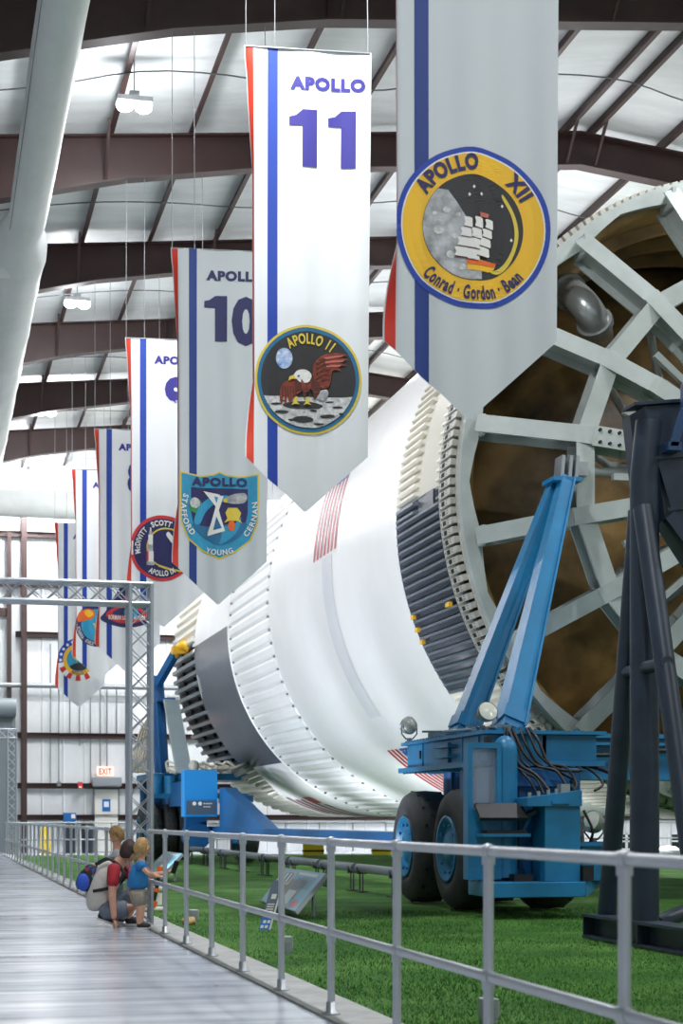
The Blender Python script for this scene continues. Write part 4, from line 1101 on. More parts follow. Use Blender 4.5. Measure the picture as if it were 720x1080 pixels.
# --- 7
B,t=hang('7',44.4,True,33,'white banner with round emblem showing a yellow VII, second farthest of the row')
c=(.70,4.02); r=.56; mb=MB()
B.poly(mb,circ(*c,r),iN,0); B.poly(mb,circ(*c,r*.74),iC,1); B.poly(mb,sm2(E(c,[(.05,-.4),(.4,-.45),(.6,-.2),(.5,.05),(.25,.0)],r),3),iG,2); B.poly(mb,sm2(E(c,[(-.85,-.55),(-.45,-.75),(-.1,-.62),(-.2,-.3),(-.6,-.2),(-.9,-.15)],r),3),iO,3); B.poly(mb,sm2(E(c,[(-.6,-.6),(-.35,-.7),(-.15,-.5),(-.4,-.35)],r),3),iY,4)
B.poly(mb,sm2(E(c,[(.1,-.7),(.5,-.78),(.7,-.5),(.3,-.4)],r),3),iW,4)
e=build(mb,'emblem',EM,t); words(B,e,'emblem_lettering',[(text_flat,('VII',c[0]-.1,c[1]+.18,.36,.22,iY,5,.06,),{}),(text_arc,('SCHIRRA · EISELE · CUNNINGHAM',*c,r*.95,.09,190,150,iW,3,True,.02,),{})])

# --- 1
B,t=hang('1',50.6,False,40,'farthest white banner with round gold emblem ringed by stars and stripes')
c=(.76,4.02); r=.63; mb=MB()
ring2(B,mb,*c,r*.72,r,iB,0,36,-100,60); 
for k in range(14): ring2(B,mb,*c,r*.72,r,(iR if k%2==0 else iW),0,6,60+200*k/14,60+200*(k+1)/14)
B.poly(mb,circ(*c,r*.74),iY,1); B.poly(mb,circ(*c,r*.56),iC,2); B.poly(mb,sm2(E(c,[(-.4,.3),(0,.15),(.4,.2),(.5,.35),(.1,.52),(-.3,.46)],r),3),iK,3); B.poly(mb,sm2(E(c,[(-.25,-.3),(.05,-.35),(.15,-.1),(-.1,.05),(-.28,-.1)],r),3),iGo,3)
for k in range(9):
    a=R(-92+18*k); B.poly(mb,[(c[0]+r*.86*sin(a)+.045*sin(q*PI/3),c[1]-r*.86*cos(a)-.045*cos(q*PI/3)) for q in range(6)],iW,1)
e=build(mb,'emblem',EM,t); words(B,e,'emblem_lettering',[(text_arc,('APOLLO 1',*c,r*.72,.1,180,62,iN,3,True,.03,),{})])

# ------------------------------------------------------------------ fabric air ducts
M_duct=mat('duct_fabric',(226,230,228),.6,var=.05,vscale=1.5,bump=.25,bscale=2.5,stretch=(1,.6,1))
du=thing('air_duct','white fabric air duct running along under the roof at upper left','air duct',(1.7,30,11.9))
mb=MB(); pts=[]; rad=[]
for k in range(30):
    y=2+29.2*k/29; pts.append((1.72,y,12.0)); rad.append(.335*(1+.012*sin(y*5)+.01*sin(y*2.1)))
for y,rr_ in ((31.6,.36),(32.0,.45),(32.4,.5),(33.0,.525)): pts.append((1.66,y,12.0)); rad.append(rr_)
for k in range(50):
    y=33.6+24.9*k/49; pts.append((1.62,y,12.0)); rad.append(.53*(1+.012*sin(y*4)+.012*sin(y*1.7)))
mb.tube(pts,rad,28); mb.tube([(1.5,32.9,12.0),(.6,32.9,12.0),(-8.7,32.9,12.0)],[.5,.53,.53],24)
build(mb,'duct_sleeve',M_duct,du)
mb=MB()
mb.tube([(1.42,2,11.84),(1.42,31.6,11.84)],.008,5); build(mb,'draw_cord',M_gal,du)
for y in FR:
    if 2<y<58: 
        mb=MB()
        for s in (-.2,.2): mb.tube([(1.7+s,y,12.2),(1.7+s,y,ztop(1.7)-depth(1.7)+.03)],.01,5)
        build(mb,'hanger',M_gal,du)
d3=thing('air_duct','white air duct running across the top of the back wall','air duct',(10,60.3,12.2))
mb=MB(); pts=[];rad=[]
for k in range(80): pts.append((-8.6+42*k/79,60.2,12.2-.0)); rad.append(.5*(1+.008*sin(k*1.3)))
mb.tube(pts,rad,28); build(mb,'duct_sleeve',M_duct,d3)
for x in range(-8,33,4): build(MB().tube([(x,60.2,12.6),(x,60.2,ztop(x)+.2)],.012,5),'hanger',M_gal,d3)

# ------------------------------------------------------------------ high bay lamps
M_led=mat('led_panel',(255,255,255),.4,emit=(255,252,244),estr=25)
LAMPS=[]
def make_lamp():
    t=thing('high_bay_light',None,'ceiling light',(0,0,0),'high bay lights under the roof')
    mb=MB(); mb.bx(-.3,.3,-.16,.16,.0,.09,bev=.01); mb.bx(-.08,.08,-.08,.08,.09,.2); build(mb,'housing',mat('lamp_housing',(190,194,198),.5),t)
    for s in (-.16,.16): build(MB().sphere((s,0,-.03),(.15,.15,.11),0,16,10),'led_lens',M_led,t)
    build(MB().tube([(0,0,.2),(0,0,.75)],.012,6),'suspension_rod',M_gal,t)
    return t
lp=make_lamp(); first=True
NAMES={29.1:'nearest bright high bay light left of the banners',40.6:'second bright high bay light from the camera, left of the banners',51.7:'third bright high bay light from the camera, left of the banners',61.0:'farthest bright high bay light, close to the back wall'}
for y in (29.1,40.6,51.7,61.0):
    o=lp if first else copy_tree(lp); first=False
    o.location=(3.4,y,13.42); o['label']=NAMES[y]
# drooping cables below the roof insulation
mb=MB(); rn=random.Random(5)
for j in range(6):
    for k in range(2):
        y=26.8+6.2*j+k*2.6
        pts=[(x,y+.35*sin(x*.9+k),ztop(x)+.02-.1*abs(sin(x*.55+k+j))) for x in [XL+2+1.5*i for i in range(26)]]
        mb.tube(smooth_path(pts,3),.014,5)
trim(mb,mat('cable_grey',(96,100,104),.5))

# ------------------------------------------------------------------ reading panels on the turf
def make_panel():
    t=thing('reading_panel',None,'information panel',(4.6,0,0),'tilted information panels behind the guard rail')
    P=[Vector((4.35,-.9,.11)),Vector((4.35,1.38,.13)),Vector((4.9,2.36,.55)),Vector((4.9,-.2,.55))]
    n=(P[1]-P[0]).cross(P[3]-P[0]).normalized()
    if n.z<0: n=-n
    mb=MB().prism(P,-n*.05); build(mb,'board',M_gal,t)
    def pt(u,v,k=.004): 
        a=P[0].lerp(P[1],u); b=P[3].lerp(P[2],u); return a.lerp(b,v)+n*k
    def rect(mb,u0,u1,v0,v1,m,k): mb.add([pt(u0,v0,k),pt(u1,v0,k),pt(u1,v1,k),pt(u0,v1,k)],[(0,1,2,3)],m)
    mb=MB(); rect(mb,.01,.99,.02,.98,0,.004); rect(mb,.62,.9,.55,.92,1,.007); rect(mb,.3,.5,.1,.45,2,.007); rect(mb,.08,.22,.06,.22,3,.007)
    rect(mb,.12,.56,.86,.93,2,.007)
    for i in range(9): rect(mb,.1,.5 if i%3 else .4,.8-.035*i,.815-.035*i,4,.007)
    for i in range(6): rect(mb,.62,.9,.5-.04*i,.515-.04*i,4,.007)
    rect(mb,.66,.86,.6,.88,4,.009); rect(mb,.69,.74,.62,.86,2,.011); rect(mb,.78,.83,.62,.86,2,.011)
    build(mb,'printed_face',[mat('panel_teal',(128,186,206),.4),mat('panel_sand',(206,196,180),.4),mat('panel_pale',(214,226,228),.4),mat('panel_pink',(214,124,136),.4),mat('panel_ink',(72,126,150),.4)],t,fixn=False)
    for y in (-.0,1.9):
        build(MB().tube([(4.78,y,0),(4.78,y,.4)],.025,10),'leg',M_alu,t)
    return t
pn=make_panel(); pn.location=(4.6,21.3,0); pn['label']='teal tilted information panel on the turf in front of the big wheels'
o=copy_tree(pn); o.location=(4.6,33.9,0); o['label']='pale tilted information panel on the turf beside the small boy'
# narrow sign leaning in front of the nearer panel
ss=thing('sign_strip','narrow grey sign strip with blue foot leaning in front of the teal panel','sign',(3.6,18.5,0))
A=Vector((3.53,18.5,.02)); D=Vector((.17,.06,.54)); Wd=Vector((.13,-.03,0)); nn=Wd.cross(D).normalized()
if nn.y>0: nn=-nn
mb=MB().prism([A,A+Wd,A+Wd+D,A+D],nn*.02); build(mb,'board',mat('sign_grey',(104,118,136),.5),ss)
mb=MB()
def sp(u,v,k): return A+Wd*u+D*v+nn*(.022+k)
def sr(mb,u0,u1,v0,v1,m,k=.001): mb.add([sp(u0,v0,k),sp(u1,v0,k),sp(u1,v1,k),sp(u0,v1,k)],[(0,1,2,3)],m)
sr(mb,.02,.86,.0,.24,0); sr(mb,.86,1,0,1,1)
for i in range(5): sr(mb,.15,.75,.3+.05*i,.325+.05*i,1,.002)
sr(mb,.3,.7,.62,.72,1,.002)
for u0,v0 in ((.1,.03),(.45,.03),(.2,.13),(.55,.13)): sr(mb,u0,u0+.25,v0,v0+.06,1,.002)
build(mb,'printed_face',[mat('sign_blue',(40,120,214),.5),M_sail],ss,fixn=False)
# small light fixtures along the edge of the turf
def make_gl():
    t=thing('ground_light',None,'ground light',(0,0,0),'small box lights along the turf edge')
    build(MB().bx(-.05,.05,-.06,.06,.02,.15,bev=.008),'housing',mat('fixture_grey',(158,164,168),.4,metal=.5),t)
    build(MB().bx(.05,.056,-.045,.045,.04,.13),'lens',mat('lamp_lens',(196,198,186),.2),t)
    mb=MB().bx(-.02,.02,-.075,-.06,-.02,.1); mb.bx(-.02,.02,.06,.075,-.02,.1); mb.bx(-.03,.03,-.07,.07,-.02,.02); build(mb,'bracket',M_gal,t)
    return t
gl=make_gl()
for i,(x,y,l) in enumerate(((3.1,20.4,'small grey box light on the turf to the right of the boy'),(3.24,15.6,'small grey box light on the turf below the teal panel'),(3.33,9.95,'small grey box light at the bottom edge of the photo'))):
    o=gl if i==0 else copy_tree(gl); o.location=(x,y,0); o['label']=l
# crumpled tan scrap
mb=MB(); mb.sphere((2.98,20.0,.03),(.09,.06,.05),0,10,6)
mb.v=[(v[0]+.02*sin(v[1]*90),v[1]+.015*sin(v[0]*70),max(-.01,v[2]+.02*sin(v[0]*50+v[1]*40))) for v in mb.v]
tag(build(mb,'paper_scrap',mat('tan_paper',(204,168,112),.8)),'crumpled tan scrap lying on the turf just inside the rail','scrap')
# orange and black stand with white bars
ob=thing('marker_stand','orange and black upright marker on white bars beside the boy','stand',(2.98,22.9,0))
mb=MB()
for a_,b_,r_ in (((2.92,22.9,.06),(2.945,22.9,.14),.05),((2.965,22.9,.26),(2.97,22.9,.31),.04),((3.0,22.9,.46),(3.03,22.9,.6),.04)): build(MB().tube([a_,b_],r_,10),'orange_grip',M_orange,ob)
build(MB().tube([(2.93,22.9,.1),(3.03,22.9,.58)],.028,10),'black_shaft',M_black_rub,ob)
mb=MB(); mb.tube([(2.82,22.9,.03),(3.1,22.9,.03)],.032,10); mb.tube([(2.82,23.0,.3),(3.1,23.0,.3)],.032,10); mb.bx(2.84,3.06,22.98,23.02,.08,.24); build(mb,'white_bar',M_sail,ob)

# ------------------------------------------------------------------ things by the back wall
ex=thing('exit_sign','glowing exit sign above the door in the back wall','sign',(6.28,YW-.15,2.85))
build(MB().bx(5.98,6.58,YW-.2,YW-.12,2.8,3.14,bev=.01),'sign_box',mat('exit_glow',(255,226,214),.4,emit=(255,200,180),estr=.7),ex)
T,tw,th=text_tris('EXIT',.03); mb=MB()
for tr3 in T: mb.add([(6.05+v.x*.46/tw,YW-.205,2.86+v.y*.22/th) for v in tr3],[(0,1,2)])
build(mb,'lettering',mat('exit_red',(222,60,50),.4,emit=(230,60,50),estr=.8),ex,fixn=False)
ac=thing('air_curtain','grey box hood mounted over the back wall door','hood',(6.3,YW-.3,2.42))
mb=MB().bx(5.8,6.85,YW-.5,YW-.05,2.42,2.75,bev=.03); mb.bx(5.85,6.8,YW-.4,YW-.15,2.39,2.42); build(mb,'housing',mat('hood_grey',(140,146,150),.5),ac)
bb=thing('wall_box','blue box mounted low on the back wall girt left of the door','wall box',(4.95,YW-.3,1.1))
build(MB().bx(4.75,5.2,YW-.5,YW-.25,1.1,1.45,bev=.01),'housing',mat('box_blue',(34,108,180),.5),bb); build(MB().bx(5.02,5.16,YW-.51,YW-.499,1.25,1.4),'label_plate',M_sail,bb)
al=thing('fire_alarm','small red alarm box on the back wall girt','alarm',(5.36,YW-.3,2.35)); build(MB().bx(5.27,5.45,YW-.34,YW-.2,2.33,2.56,bev=.01),'housing',M_redp,al); build(MB().bx(5.31,5.41,YW-.35,YW-.34,2.36,2.42),'lever',M_sail,al)
for i,(x,l) in enumerate(((4.95,'dark grey bin by the back wall, left of the pair'),(5.55,'dark grey bin by the back wall, right of the pair'))):
    if i==0:
        bn=thing('waste_bin',l,'bin',(x,61.9,0),'bins by the back wall'); build(MB().lathe([(0,.001),(0,.2),(.95,.23),(.95,.25),(1.0,.25)],(x,61.9,0),'Z',20),'body',mat('bin_grey',(70,76,84),.5),bn); build(MB().lathe([(1.0,.25),(1.06,.2),(1.08,.001)],(x,61.9,0),'Z',20),'lid',M_black_rub,bn)
    else:
        c2=copy_tree(bn); c2.location=(x,61.9,0); c2['label']=l
ys=thing('floor_sign','yellow folding floor sign by the brown wall column','sign',(3.95,60.5,0))
mb=MB(); 
for s in (-1,1): mb.prism([(3.75,60.5+s*.2,0),(4.15,60.5+s*.2,0),(4.08,60.5+s*.02,1.0),(3.82,60.5+s*.02,1.0)],(0,.02*s,0))
build(mb,'board',mat('sign_yellow',(240,206,40),.5),ys)
for i,(x,y,l) in enumerate(((12.6,56.2,'yellow bollard foot beyond the hull, left of the two'),(15.0,56.2,'yellow bollard foot beyond the hull, right of the two'))):
    if i==0: bo=thing('bollard',l,'bollard',(x,y,0),'yellow bollards beyond the rocket'); build(MB().bx(x-.35,x+.35,y-.1,y+.1,0,.42,bev=.03),'body',mat('bollard_yellow',(240,206,30),.5),bo); build(MB().bx(x-.36,x+.36,y-.11,y+.11,.12,.18),'band',M_black_rub,bo)
    else: c2=copy_tree(bo); c2.location=(x,y,0); c2['label']=l
# bright uplights on the floor beyond the hull
def upl(x,y,l):
    t=thing('uplight',l,'floor light',(x,y,0),'bright floor lights beyond the rocket')
    mb=MB(); mb.lathe([(0,.001),(0,.42),(.12,.42),(.2,.34)],(x,y,0),'Z',20); build(mb,'housing',M_gal,t)
    mb=MB(); mb.lathe([(.2,.34),(.3,.25),(.34,.001)],(x,y,0),'Z',20); build(mb,'lens',mat('uplight_lens',(255,255,255),.3,emit=(240,246,255),estr=4),t)
for x,l in ((23.0,'bright floor light beyond the hull, first to the right of the dark stand leg'),(23.85,'bright floor light beyond the hull, against the left of the dark column'),(25.3,'bright floor light beyond the hull, just right of the dark column'),(26.4,'bright floor light beyond the hull, nearest the right edge')):
    upl(x,52.5,l)
# ------------------------------------------------------------------ people
def skinned(mb_list_verts,edges,radii,name,mats,parent,root=0,sub=2):
    me=bpy.data.meshes.new(name); me.from_pydata([tuple(v) for v in mb_list_verts],edges,[])
    ob=bpy.data.objects.new(name,me); COL.objects.link(ob)
    mod=ob.modifiers.new('skin','SKIN'); mod.use_smooth_shade=True; mod.branch_smoothing=.4
    for i,v in enumerate(me.skin_vertices[0].data):
        r=radii[i]; v.radius=r if isinstance(r,tuple) else (r,r); v.use_root=(i==root); v.use_loose=False
    ob.modifiers.new('sub','SUBSURF').levels=sub
    dg=bpy.context.evaluated_depsgraph_get(); dg.update()
    m2=bpy.data.meshes.new_from_object(ob.evaluated_get(dg))
    bpy.data.objects.remove(ob)
    mb=MB(); mb.add([v.co.copy() for v in m2.vertices],[tuple(p.vertices) for p in m2.polygons],0,True)
    bpy.data.meshes.remove(m2)
    return mb
AX=Vector((cos(TH),-sin(TH),0)); AY=Vector((sin(TH),cos(TH),0))
class Fig:
    def __init__(s,loc): s.o=Vector(loc); s.v=[]; s.e=[]; s.r=[]; s.n={}
    def P(s,a,b,z): return s.o+AX*a+AY*b+Vector((0,0,z))
    def j(s,name,a,b,z,r,par=None):
        s.n[name]=len(s.v); s.v.append(s.P(a,b,z)); s.r.append(r)
        if par: s.e.append((s.n[par],s.n[name]))
    def mesh(s,name,root): return skinned(s.v,s.e,s.r,name,None,None,s.n[root])
def chain(P,pts,r,sub=2):
    f=[P(*p) for p in pts]
    return skinned(f,[(i,i+1) for i in range(len(f)-1)],r,'c',None,None,0,sub)
def merge(mb,o,m):
    off=len(mb.v); mb.v+=o.v; mb.f+=[tuple(i+off for i in f) for f in o.f]; mb.m+=[m]*len(o.f); mb.sm+=o.sm
M_skin=mat('skin',(222,166,140),.55,var=.06,vscale=20); M_hair1=mat('hair_dark_brown',(66,46,38),.6,var=.3,vscale=60); M_hair2=mat('hair_blond',(206,164,104),.6,var=.3,vscale=60)
M_eye=mat('eye_dark',(40,30,28),.3); M_lip=mat('lip',(184,112,100),.5)
M_tee=mat('tee_oatmeal',(206,200,192),.8,var=.07,vscale=30); M_slv=mat('sleeve_crimson',(172,36,50),.8,var=.1,vscale=25); M_short=mat('shorts_grey',(116,126,140),.8,var=.1,vscale=30)
M_shoe=mat('shoe_black',(34,34,38),.6); M_sole=mat('shoe_sole',(206,204,200),.6)
M_bsh=mat('shirt_blue',(40,126,190),.8,var=.1,vscale=20); M_khaki=mat('shorts_khaki',(158,150,136),.8,var=.14,vscale=30); M_kid=mat('shirt_pale',(190,196,200),.8)
def head(mb,P,c,s,face,tilt=0):
    # c centre, s half height; face: angle about Z measured from +AX towards +AY; returns basis
    f=(AX*cos(face)+AY*sin(face)); up=Vector((0,0,1)); f=(f*cos(tilt)-up*sin(tilt)).normalized(); side=up.cross(f).normalized(); u=f.cross(side)
    Q=lambda x,y,z: c+f*x*s+side*y*s+u*z*s
    Rm=Matrix((f,side,u)).transposed()
    h=MB(); h.sphere((0,0,0),(.80,.68,1.0),0,20,14)
    out=[]
    for v in h.v:
        x,y,z=v
        if z<-.2: x=x*(1-.12*(-z-.2))+.1*(-z-.2); y*=1-.3*(-z-.2)
        out.append(Q(x,y,z))
    h.v=[tuple(p) for p in out]; merge(mb,h,0)
    n=MB(); n.tube([Q(.76,0,.08),Q(.88,0,-.1),Q(.95,0,-.22),Q(.8,0,-.28)],[.06*s,.09*s,.12*s,.08*s],8); merge(mb,n,0)
    for q in (-1,1):
        e=MB().sphere(Q(.70,q*.27,.03),.085*s,0,8,6); merge(mb,e,1)
        e=MB().sphere(Q(-.02,q*.68,-.02),(.13*s,.06*s,.2*s),0,10,8,rot=Rm); merge(mb,e,0)
    e=MB().sphere(Q(.76,0,-.48),(.07*s,.2*s,.05*s),0,10,6,rot=Rm); merge(mb,e,2)
    return Q,Rm
def hair(c,s,Q,cut=.05,back=-.55,fluff=1.0,seed=1):
    rn=random.Random(seed); h=MB(); seg,rings=28,16; vs=[]
    for i in range(rings+1):
        t=PI/2-i/rings*PI*.92
        for k in range(seg):
            a=2*PI*k/seg; x,y,z=cos(t)*cos(a),cos(t)*sin(a),sin(t)
            lim=cut+.32 if x>.35 else (back if x<.05 else cut+(.0))
            if x>.05 and x<=.35: lim=cut-.25
            zz=max(z,lim); q=1.0+.05*rn.random()*fluff+.03*sin(a*5+z*7)
            r=math.sqrt(max(0,1-min(1,zz*zz)))
            rr=max(1e-6,math.hypot(x,y)); x2,y2=x/rr*r,y/rr*r
            vs.append(Q(x2*.87*q-.03,y2*.76*q,zz*1.08*q+.02))
    fs=[(i*seg+k,i*seg+(k+1)%seg,(i+1)*seg+(k+1)%seg,(i+1)*seg+k) for i in range(rings) for k in range(seg)]
    h.add(vs,fs,0,True); return h
def hand(mb,base,dirv,palmn,L,curl,m=0,side=1):
    # palm slab and five separate fingers
    d=Vector(dirv).normalized(); n=Vector(palmn).normalized(); w=d.cross(n).normalized()*side; n=w.cross(d)*side
    pl=skinned([base,base+d*L*.25,base+d*L*.48],[(0,1),(1,2)],[(L*.13,L*.2),(L*.14,L*.24),(L*.11,L*.24)],'p',None,None,0,1)
    tmp=MB(); R3=Matrix((d,w,n)).transposed(); tmp.sphere(base+d*L*.27,(L*.3,L*.23,L*.11),0,12,8,rot=R3); merge(mb,tmp,m)
    for i,(o,l) in enumerate(((-.18,.44),(-.06,.5),(.06,.47),(.17,.37))):
        p=base+d*L*.48+w*L*o; pts=[p-d*L*.06]; a=0
        for k in range(3):
            a+=curl; pts.append(pts[-1]+(d*cos(a)-n*sin(a)+w*o*.35)*L*l/3*1.1)
        t=MB().tube(pts,[L*.055,L*.052,L*.048,L*.036],8); merge(mb,t,m)
    p=base+d*L*.12-w*L*.2
    t=MB().tube([p,p+d*L*.16-w*L*.13-n*L*.03,p+d*L*.32-w*L*.17-n*L*.08,p+d*L*.42-w*L*.14-n*L*.13],[L*.07,L*.06,L*.055,L*.04],8); merge(mb,t,m)

# --- crouching man
mo=Vector((2.00,19.66,0))+AX*.09; F=Fig(mo); P=F.P
man=thing('person','man crouching on the walkway in oatmeal tee with crimson sleeves and grey shorts','person',tuple(mo))
# metres in the figure's own frame: a along the way he faces, b away from the walkway edge, z up
hipz=.17
F.j('pelvis',-.15,.0,.21,(.11,.11))
F.j('spine',-.18,.0,.40,(.11,.11),'pelvis'); F.j('chest',-.07,.0,.60,(.115,.115),'spine'); F.j('neckb',.04,.0,.74,(.07,.09),'chest'); F.j('neck',.09,.0,.80,.055,'neckb')
F.j('skull',.13,.0,.88,.075,'neck')
for s,q in (('r',-1),('l',1)):
    F.j('sh'+s,-.0,.17*q,.68,.06,'chest')
F.j('elr',-.015,-.24,.38,.048,'shr'); F.j('wrr',.01,-.24,.10,.034,'elr')
F.j('ell',.26,.26,.565,.042,'shl'); F.j('wrl',.56,.22,.615,.03,'ell')
F.j('hpr',-.10,-.10,.19,.095,'pelvis'); F.j('knr',.24,-.13,.235,.065,'hpr'); F.j('anr',-.07,-.12,.115,.042,'knr'); F.j('ftr',.04,-.12,.045,.035,'anr')
F.j('hpl',-.08,.10,.20,.095,'pelvis'); F.j('knl',.22,.14,.42,.065,'hpl'); F.j('anl',.12,.13,.09,.042,'knl'); F.j('ftl',.24,.13,.04,.035,'anl')
body=F.mesh('body','pelvis')
hc=P(.15,0,.868); Q,Rm=head(body,P,hc,.118,R(18),R(6))
hand(body,P(.01,-.24,.095),Vector((.25,0,-1)),Vector((1,0,.1)),.17,.28)
hand(body,P(.56,.22,.62),(AX*.8+AY*.1+Vector((0,0,.25))),Vector((0,0,-1)),.16,.55,0,-1)
build(body,'body',[M_skin,M_eye,M_lip],man)
build(hair(hc,.118,Q,.15,-.6,1.8,3),'hair',M_hair1,man)
f=chain(P,[(-.155,0,.19),(-.19,0,.30),(-.185,0,.42),(-.12,0,.54),(-.06,0,.64),(.02,0,.73)],[(.175,.175),(.178,.178),(.178,.178),(.182,.182),(.175,.175),(.09,.09)])
o=build(f,'shirt',M_tee,man); o['label']='oatmeal tee'
for q,el in ((-1,(-.012,-.24,.46)),(1,(.17,.25,.57))):
    f=chain(P,[(-.01,.10*q,.70),(.0,.17*q,.67),(el[0]*.6,(.17*q*.4+el[1]*.6),.67*.45+el[2]*.55),el],[.075,.085,.075,.07]); o=build(f,'sleeve',M_slv,man); o['label']='crimson sleeve'
sh=chain(P,[(-.17,0,.17),(-.13,0,.24)],[.165,.165])
for q,kn in ((-1,(.17,-.13,.23)),(1,(.16,.135,.375))):
    f=chain(P,[(-.17,.05*q,.17),(-.06,.10*q,.20),(kn[0]*.6,kn[1],kn[2]*.8+.03),kn],[.125,.132,.108,.094]); merge(sh,f,0)
build(sh,'shorts',M_short,man)
def shoe(root,P,heel,toe,w=.045):
    h=Vector(P(*heel)); t=Vector(P(*toe)); d=(t-h)
    f=skinned([h,h+d*.35+Vector((0,0,.02)),h+d*.75,t],[(0,1),(1,2),(2,3)],[w*.95,w*1.1,w*.95,w*.6],'s',None,None,0,2)
    zmin=min(v[2] for v in f.v); 
    o=build(f,'shoe',M_shoe,root)
    u=Vector((0,0,-1)); 
    mb=MB(); mb.beam(h-Vector((0,0,w*.9)),t-Vector((0,0,w*.55)),w*1.9,.022); s=build(mb,'sole',M_sole,o); s['label']='pale sole'
shoe(man,P,(-.20,-.12,.15),(.03,-.12,.055)); shoe(man,P,(.08,.13,.062),(.31,.13,.05))
# --- his backpack
bp=thing('backpack','black backpack with blue and green pattern worn by the crouching man','backpack',tuple(P(-.33,0,.4)))
M_bpk=bpy.data.materials.new('backpack_pattern'); M_bpk.use_nodes=True; nt=M_bpk.node_tree; bb_=nt.nodes['Principled BSDF']; bb_.inputs['Roughness'].default_value=.7
tc=nt.nodes.new('ShaderNodeTexCoord'); vo=nt.nodes.new('ShaderNodeTexVoronoi'); vo.inputs['Scale'].default_value=26; nt.links.new(tc.outputs['Object'],vo.inputs['Vector'])
sp_=nt.nodes.new('ShaderNodeSeparateColor'); nt.links.new(vo.outputs['Color'],sp_.inputs[0]); cr_=nt.nodes.new('ShaderNodeValToRGB'); cr_.color_ramp.interpolation='CONSTANT'; nt.links.new(sp_.outputs[0],cr_.inputs['Fac'])
e_=cr_.color_ramp.elements; e_[0].color=rgb((22,24,30)); e_[1].position=.62; e_[1].color=rgb((30,60,150))
for pos,cc in ((.74,(20,30,40)),(.84,(40,150,120)),(.93,(140,40,60))): k=e_.new(pos); k.color=rgb(cc)
nt.links.new(cr_.outputs['Color'],bb_.inputs['Base Color'])
f=chain(P,[(-.36,0,.40),(-.34,0,.50),(-.28,0,.62),(-.22,0,.71)],[.13,.15,.135,.08]); build(f,'bag',M_bpk,bp)
mb=MB().sphere(P(-.36,-.13,.52),(.075,.05,.1),0,14,10); o=build(mb,'pocket',mat('pocket_blue',(44,84,190),.7),bp); o['label']='blue side pocket'
mb=MB()
for q in (-1,1): mb.tube(smooth_path([P(-.22,.11*q,.72),P(-.08,.12*q,.79),P(.06,.14*q,.70),P(.10,.17*q,.6),P(-.02,.2*q,.47),P(-.24,.15*q,.42)],5),.02,8)
build(mb,'strap',M_black_rub,bp)
# phone in his left hand
ph=thing('phone','dark phone held out over the rail by the crouching man','phone',tuple(P(.655,.2,.61)))
d_=(AX*.35+Vector((0,0,1))).normalized(); c_=P(.655,.20,.685)
mb=MB().beam(c_-d_*.075,c_+d_*.075,.012,.075,up=tuple(AX*.6+AY*.8)); build(mb,'case',M_black_rub,ph)
mb=MB().beam(c_-d_*.066-(AX*.8-AY*.6)*.008,c_+d_*.066-(AX*.8-AY*.6)*.008,.003,.066,up=tuple(AX*.6+AY*.8)); build(mb,'screen',mat('phone_screen',(70,90,110),.15),ph)

# --- small boy in blue
bo_=Vector((2.20,19.28,0))+AX*.125; F=Fig(bo_); P=F.P
boy=thing('person','small blond boy standing in a blue tee and khaki shorts, reaching over the rail','person',tuple(bo_))
F.j('pelvis',-.03,.0,.42,(.07,.07)); F.j('waist',-.03,.0,.55,(.07,.07),'pelvis'); F.j('chest',-.005,.0,.69,(.075,.075),'waist'); F.j('neckb',.0,.0,.78,(.045,.05),'chest'); F.j('neck',.015,0,.82,.036,'neckb'); F.j('skull',.02,0,.90,.06,'neck')
for s,q in (('r',-1),('l',1)):
    F.j('sh'+s,.0,.105*q,.735,.036,'chest'); F.j('el'+s,.09,.11*q,.635,.027,'sh'+s); F.j('wr'+s,.205,(.09 if q<0 else .07)*q,.59,.02,'el'+s)
    F.j('hp'+s,-.02,.055*q,.38,.06,'pelvis'); F.j('kn'+s,.0,.06*q,.24,.05,'hp'+s); F.j('an'+s,-.01,.06*q,.06,.036,'kn'+s); F.j('ft'+s,.06,.065*q,.03,.024,'an'+s)
body=F.mesh('body','pelvis'); hc=P(.015,0,.912); Q,Rm=head(body,P,hc,.105,R(35),R(8))
for q,b in ((-1,-.09),(1,.07)): hand(body,P(.205,b,.59),AX*.9+Vector((0,0,.05)),Vector((0,0,1)),.10,.35,0,-q)
build(body,'body',[M_skin,M_eye,M_lip],boy); build(hair(hc,.107,Q,.1,-.62,1.6,5),'hair',M_hair2,boy)
f=chain(P,[(-.035,0,.43),(-.035,0,.54),(-.01,0,.66),(-.0,0,.755)],[(.132,.132),(.128,.128),(.125,.125),(.07,.07)]); build(f,'shirt',M_bsh,boy)
sh=chain(P,[(-.035,0,.47),(-.03,0,.37)],[.132,.125])
for q in (-1,1):
    f=chain(P,[(.0,.07*q,.745),(.005,.108*q,.725),(.05,.118*q,.675)],[.055,.062,.056]); build(f,'sleeve',M_bsh,boy)
    f=chain(P,[(-.035,.035*q,.45),(-.025,.055*q,.37),(-.005,.062*q,.24)],[.098,.098,.085]); merge(sh,f,0)
    shoe(boy,P,(-.04,.062*q,.04),(.11,.068*q,.032),.033)
build(sh,'shorts',M_khaki,boy)
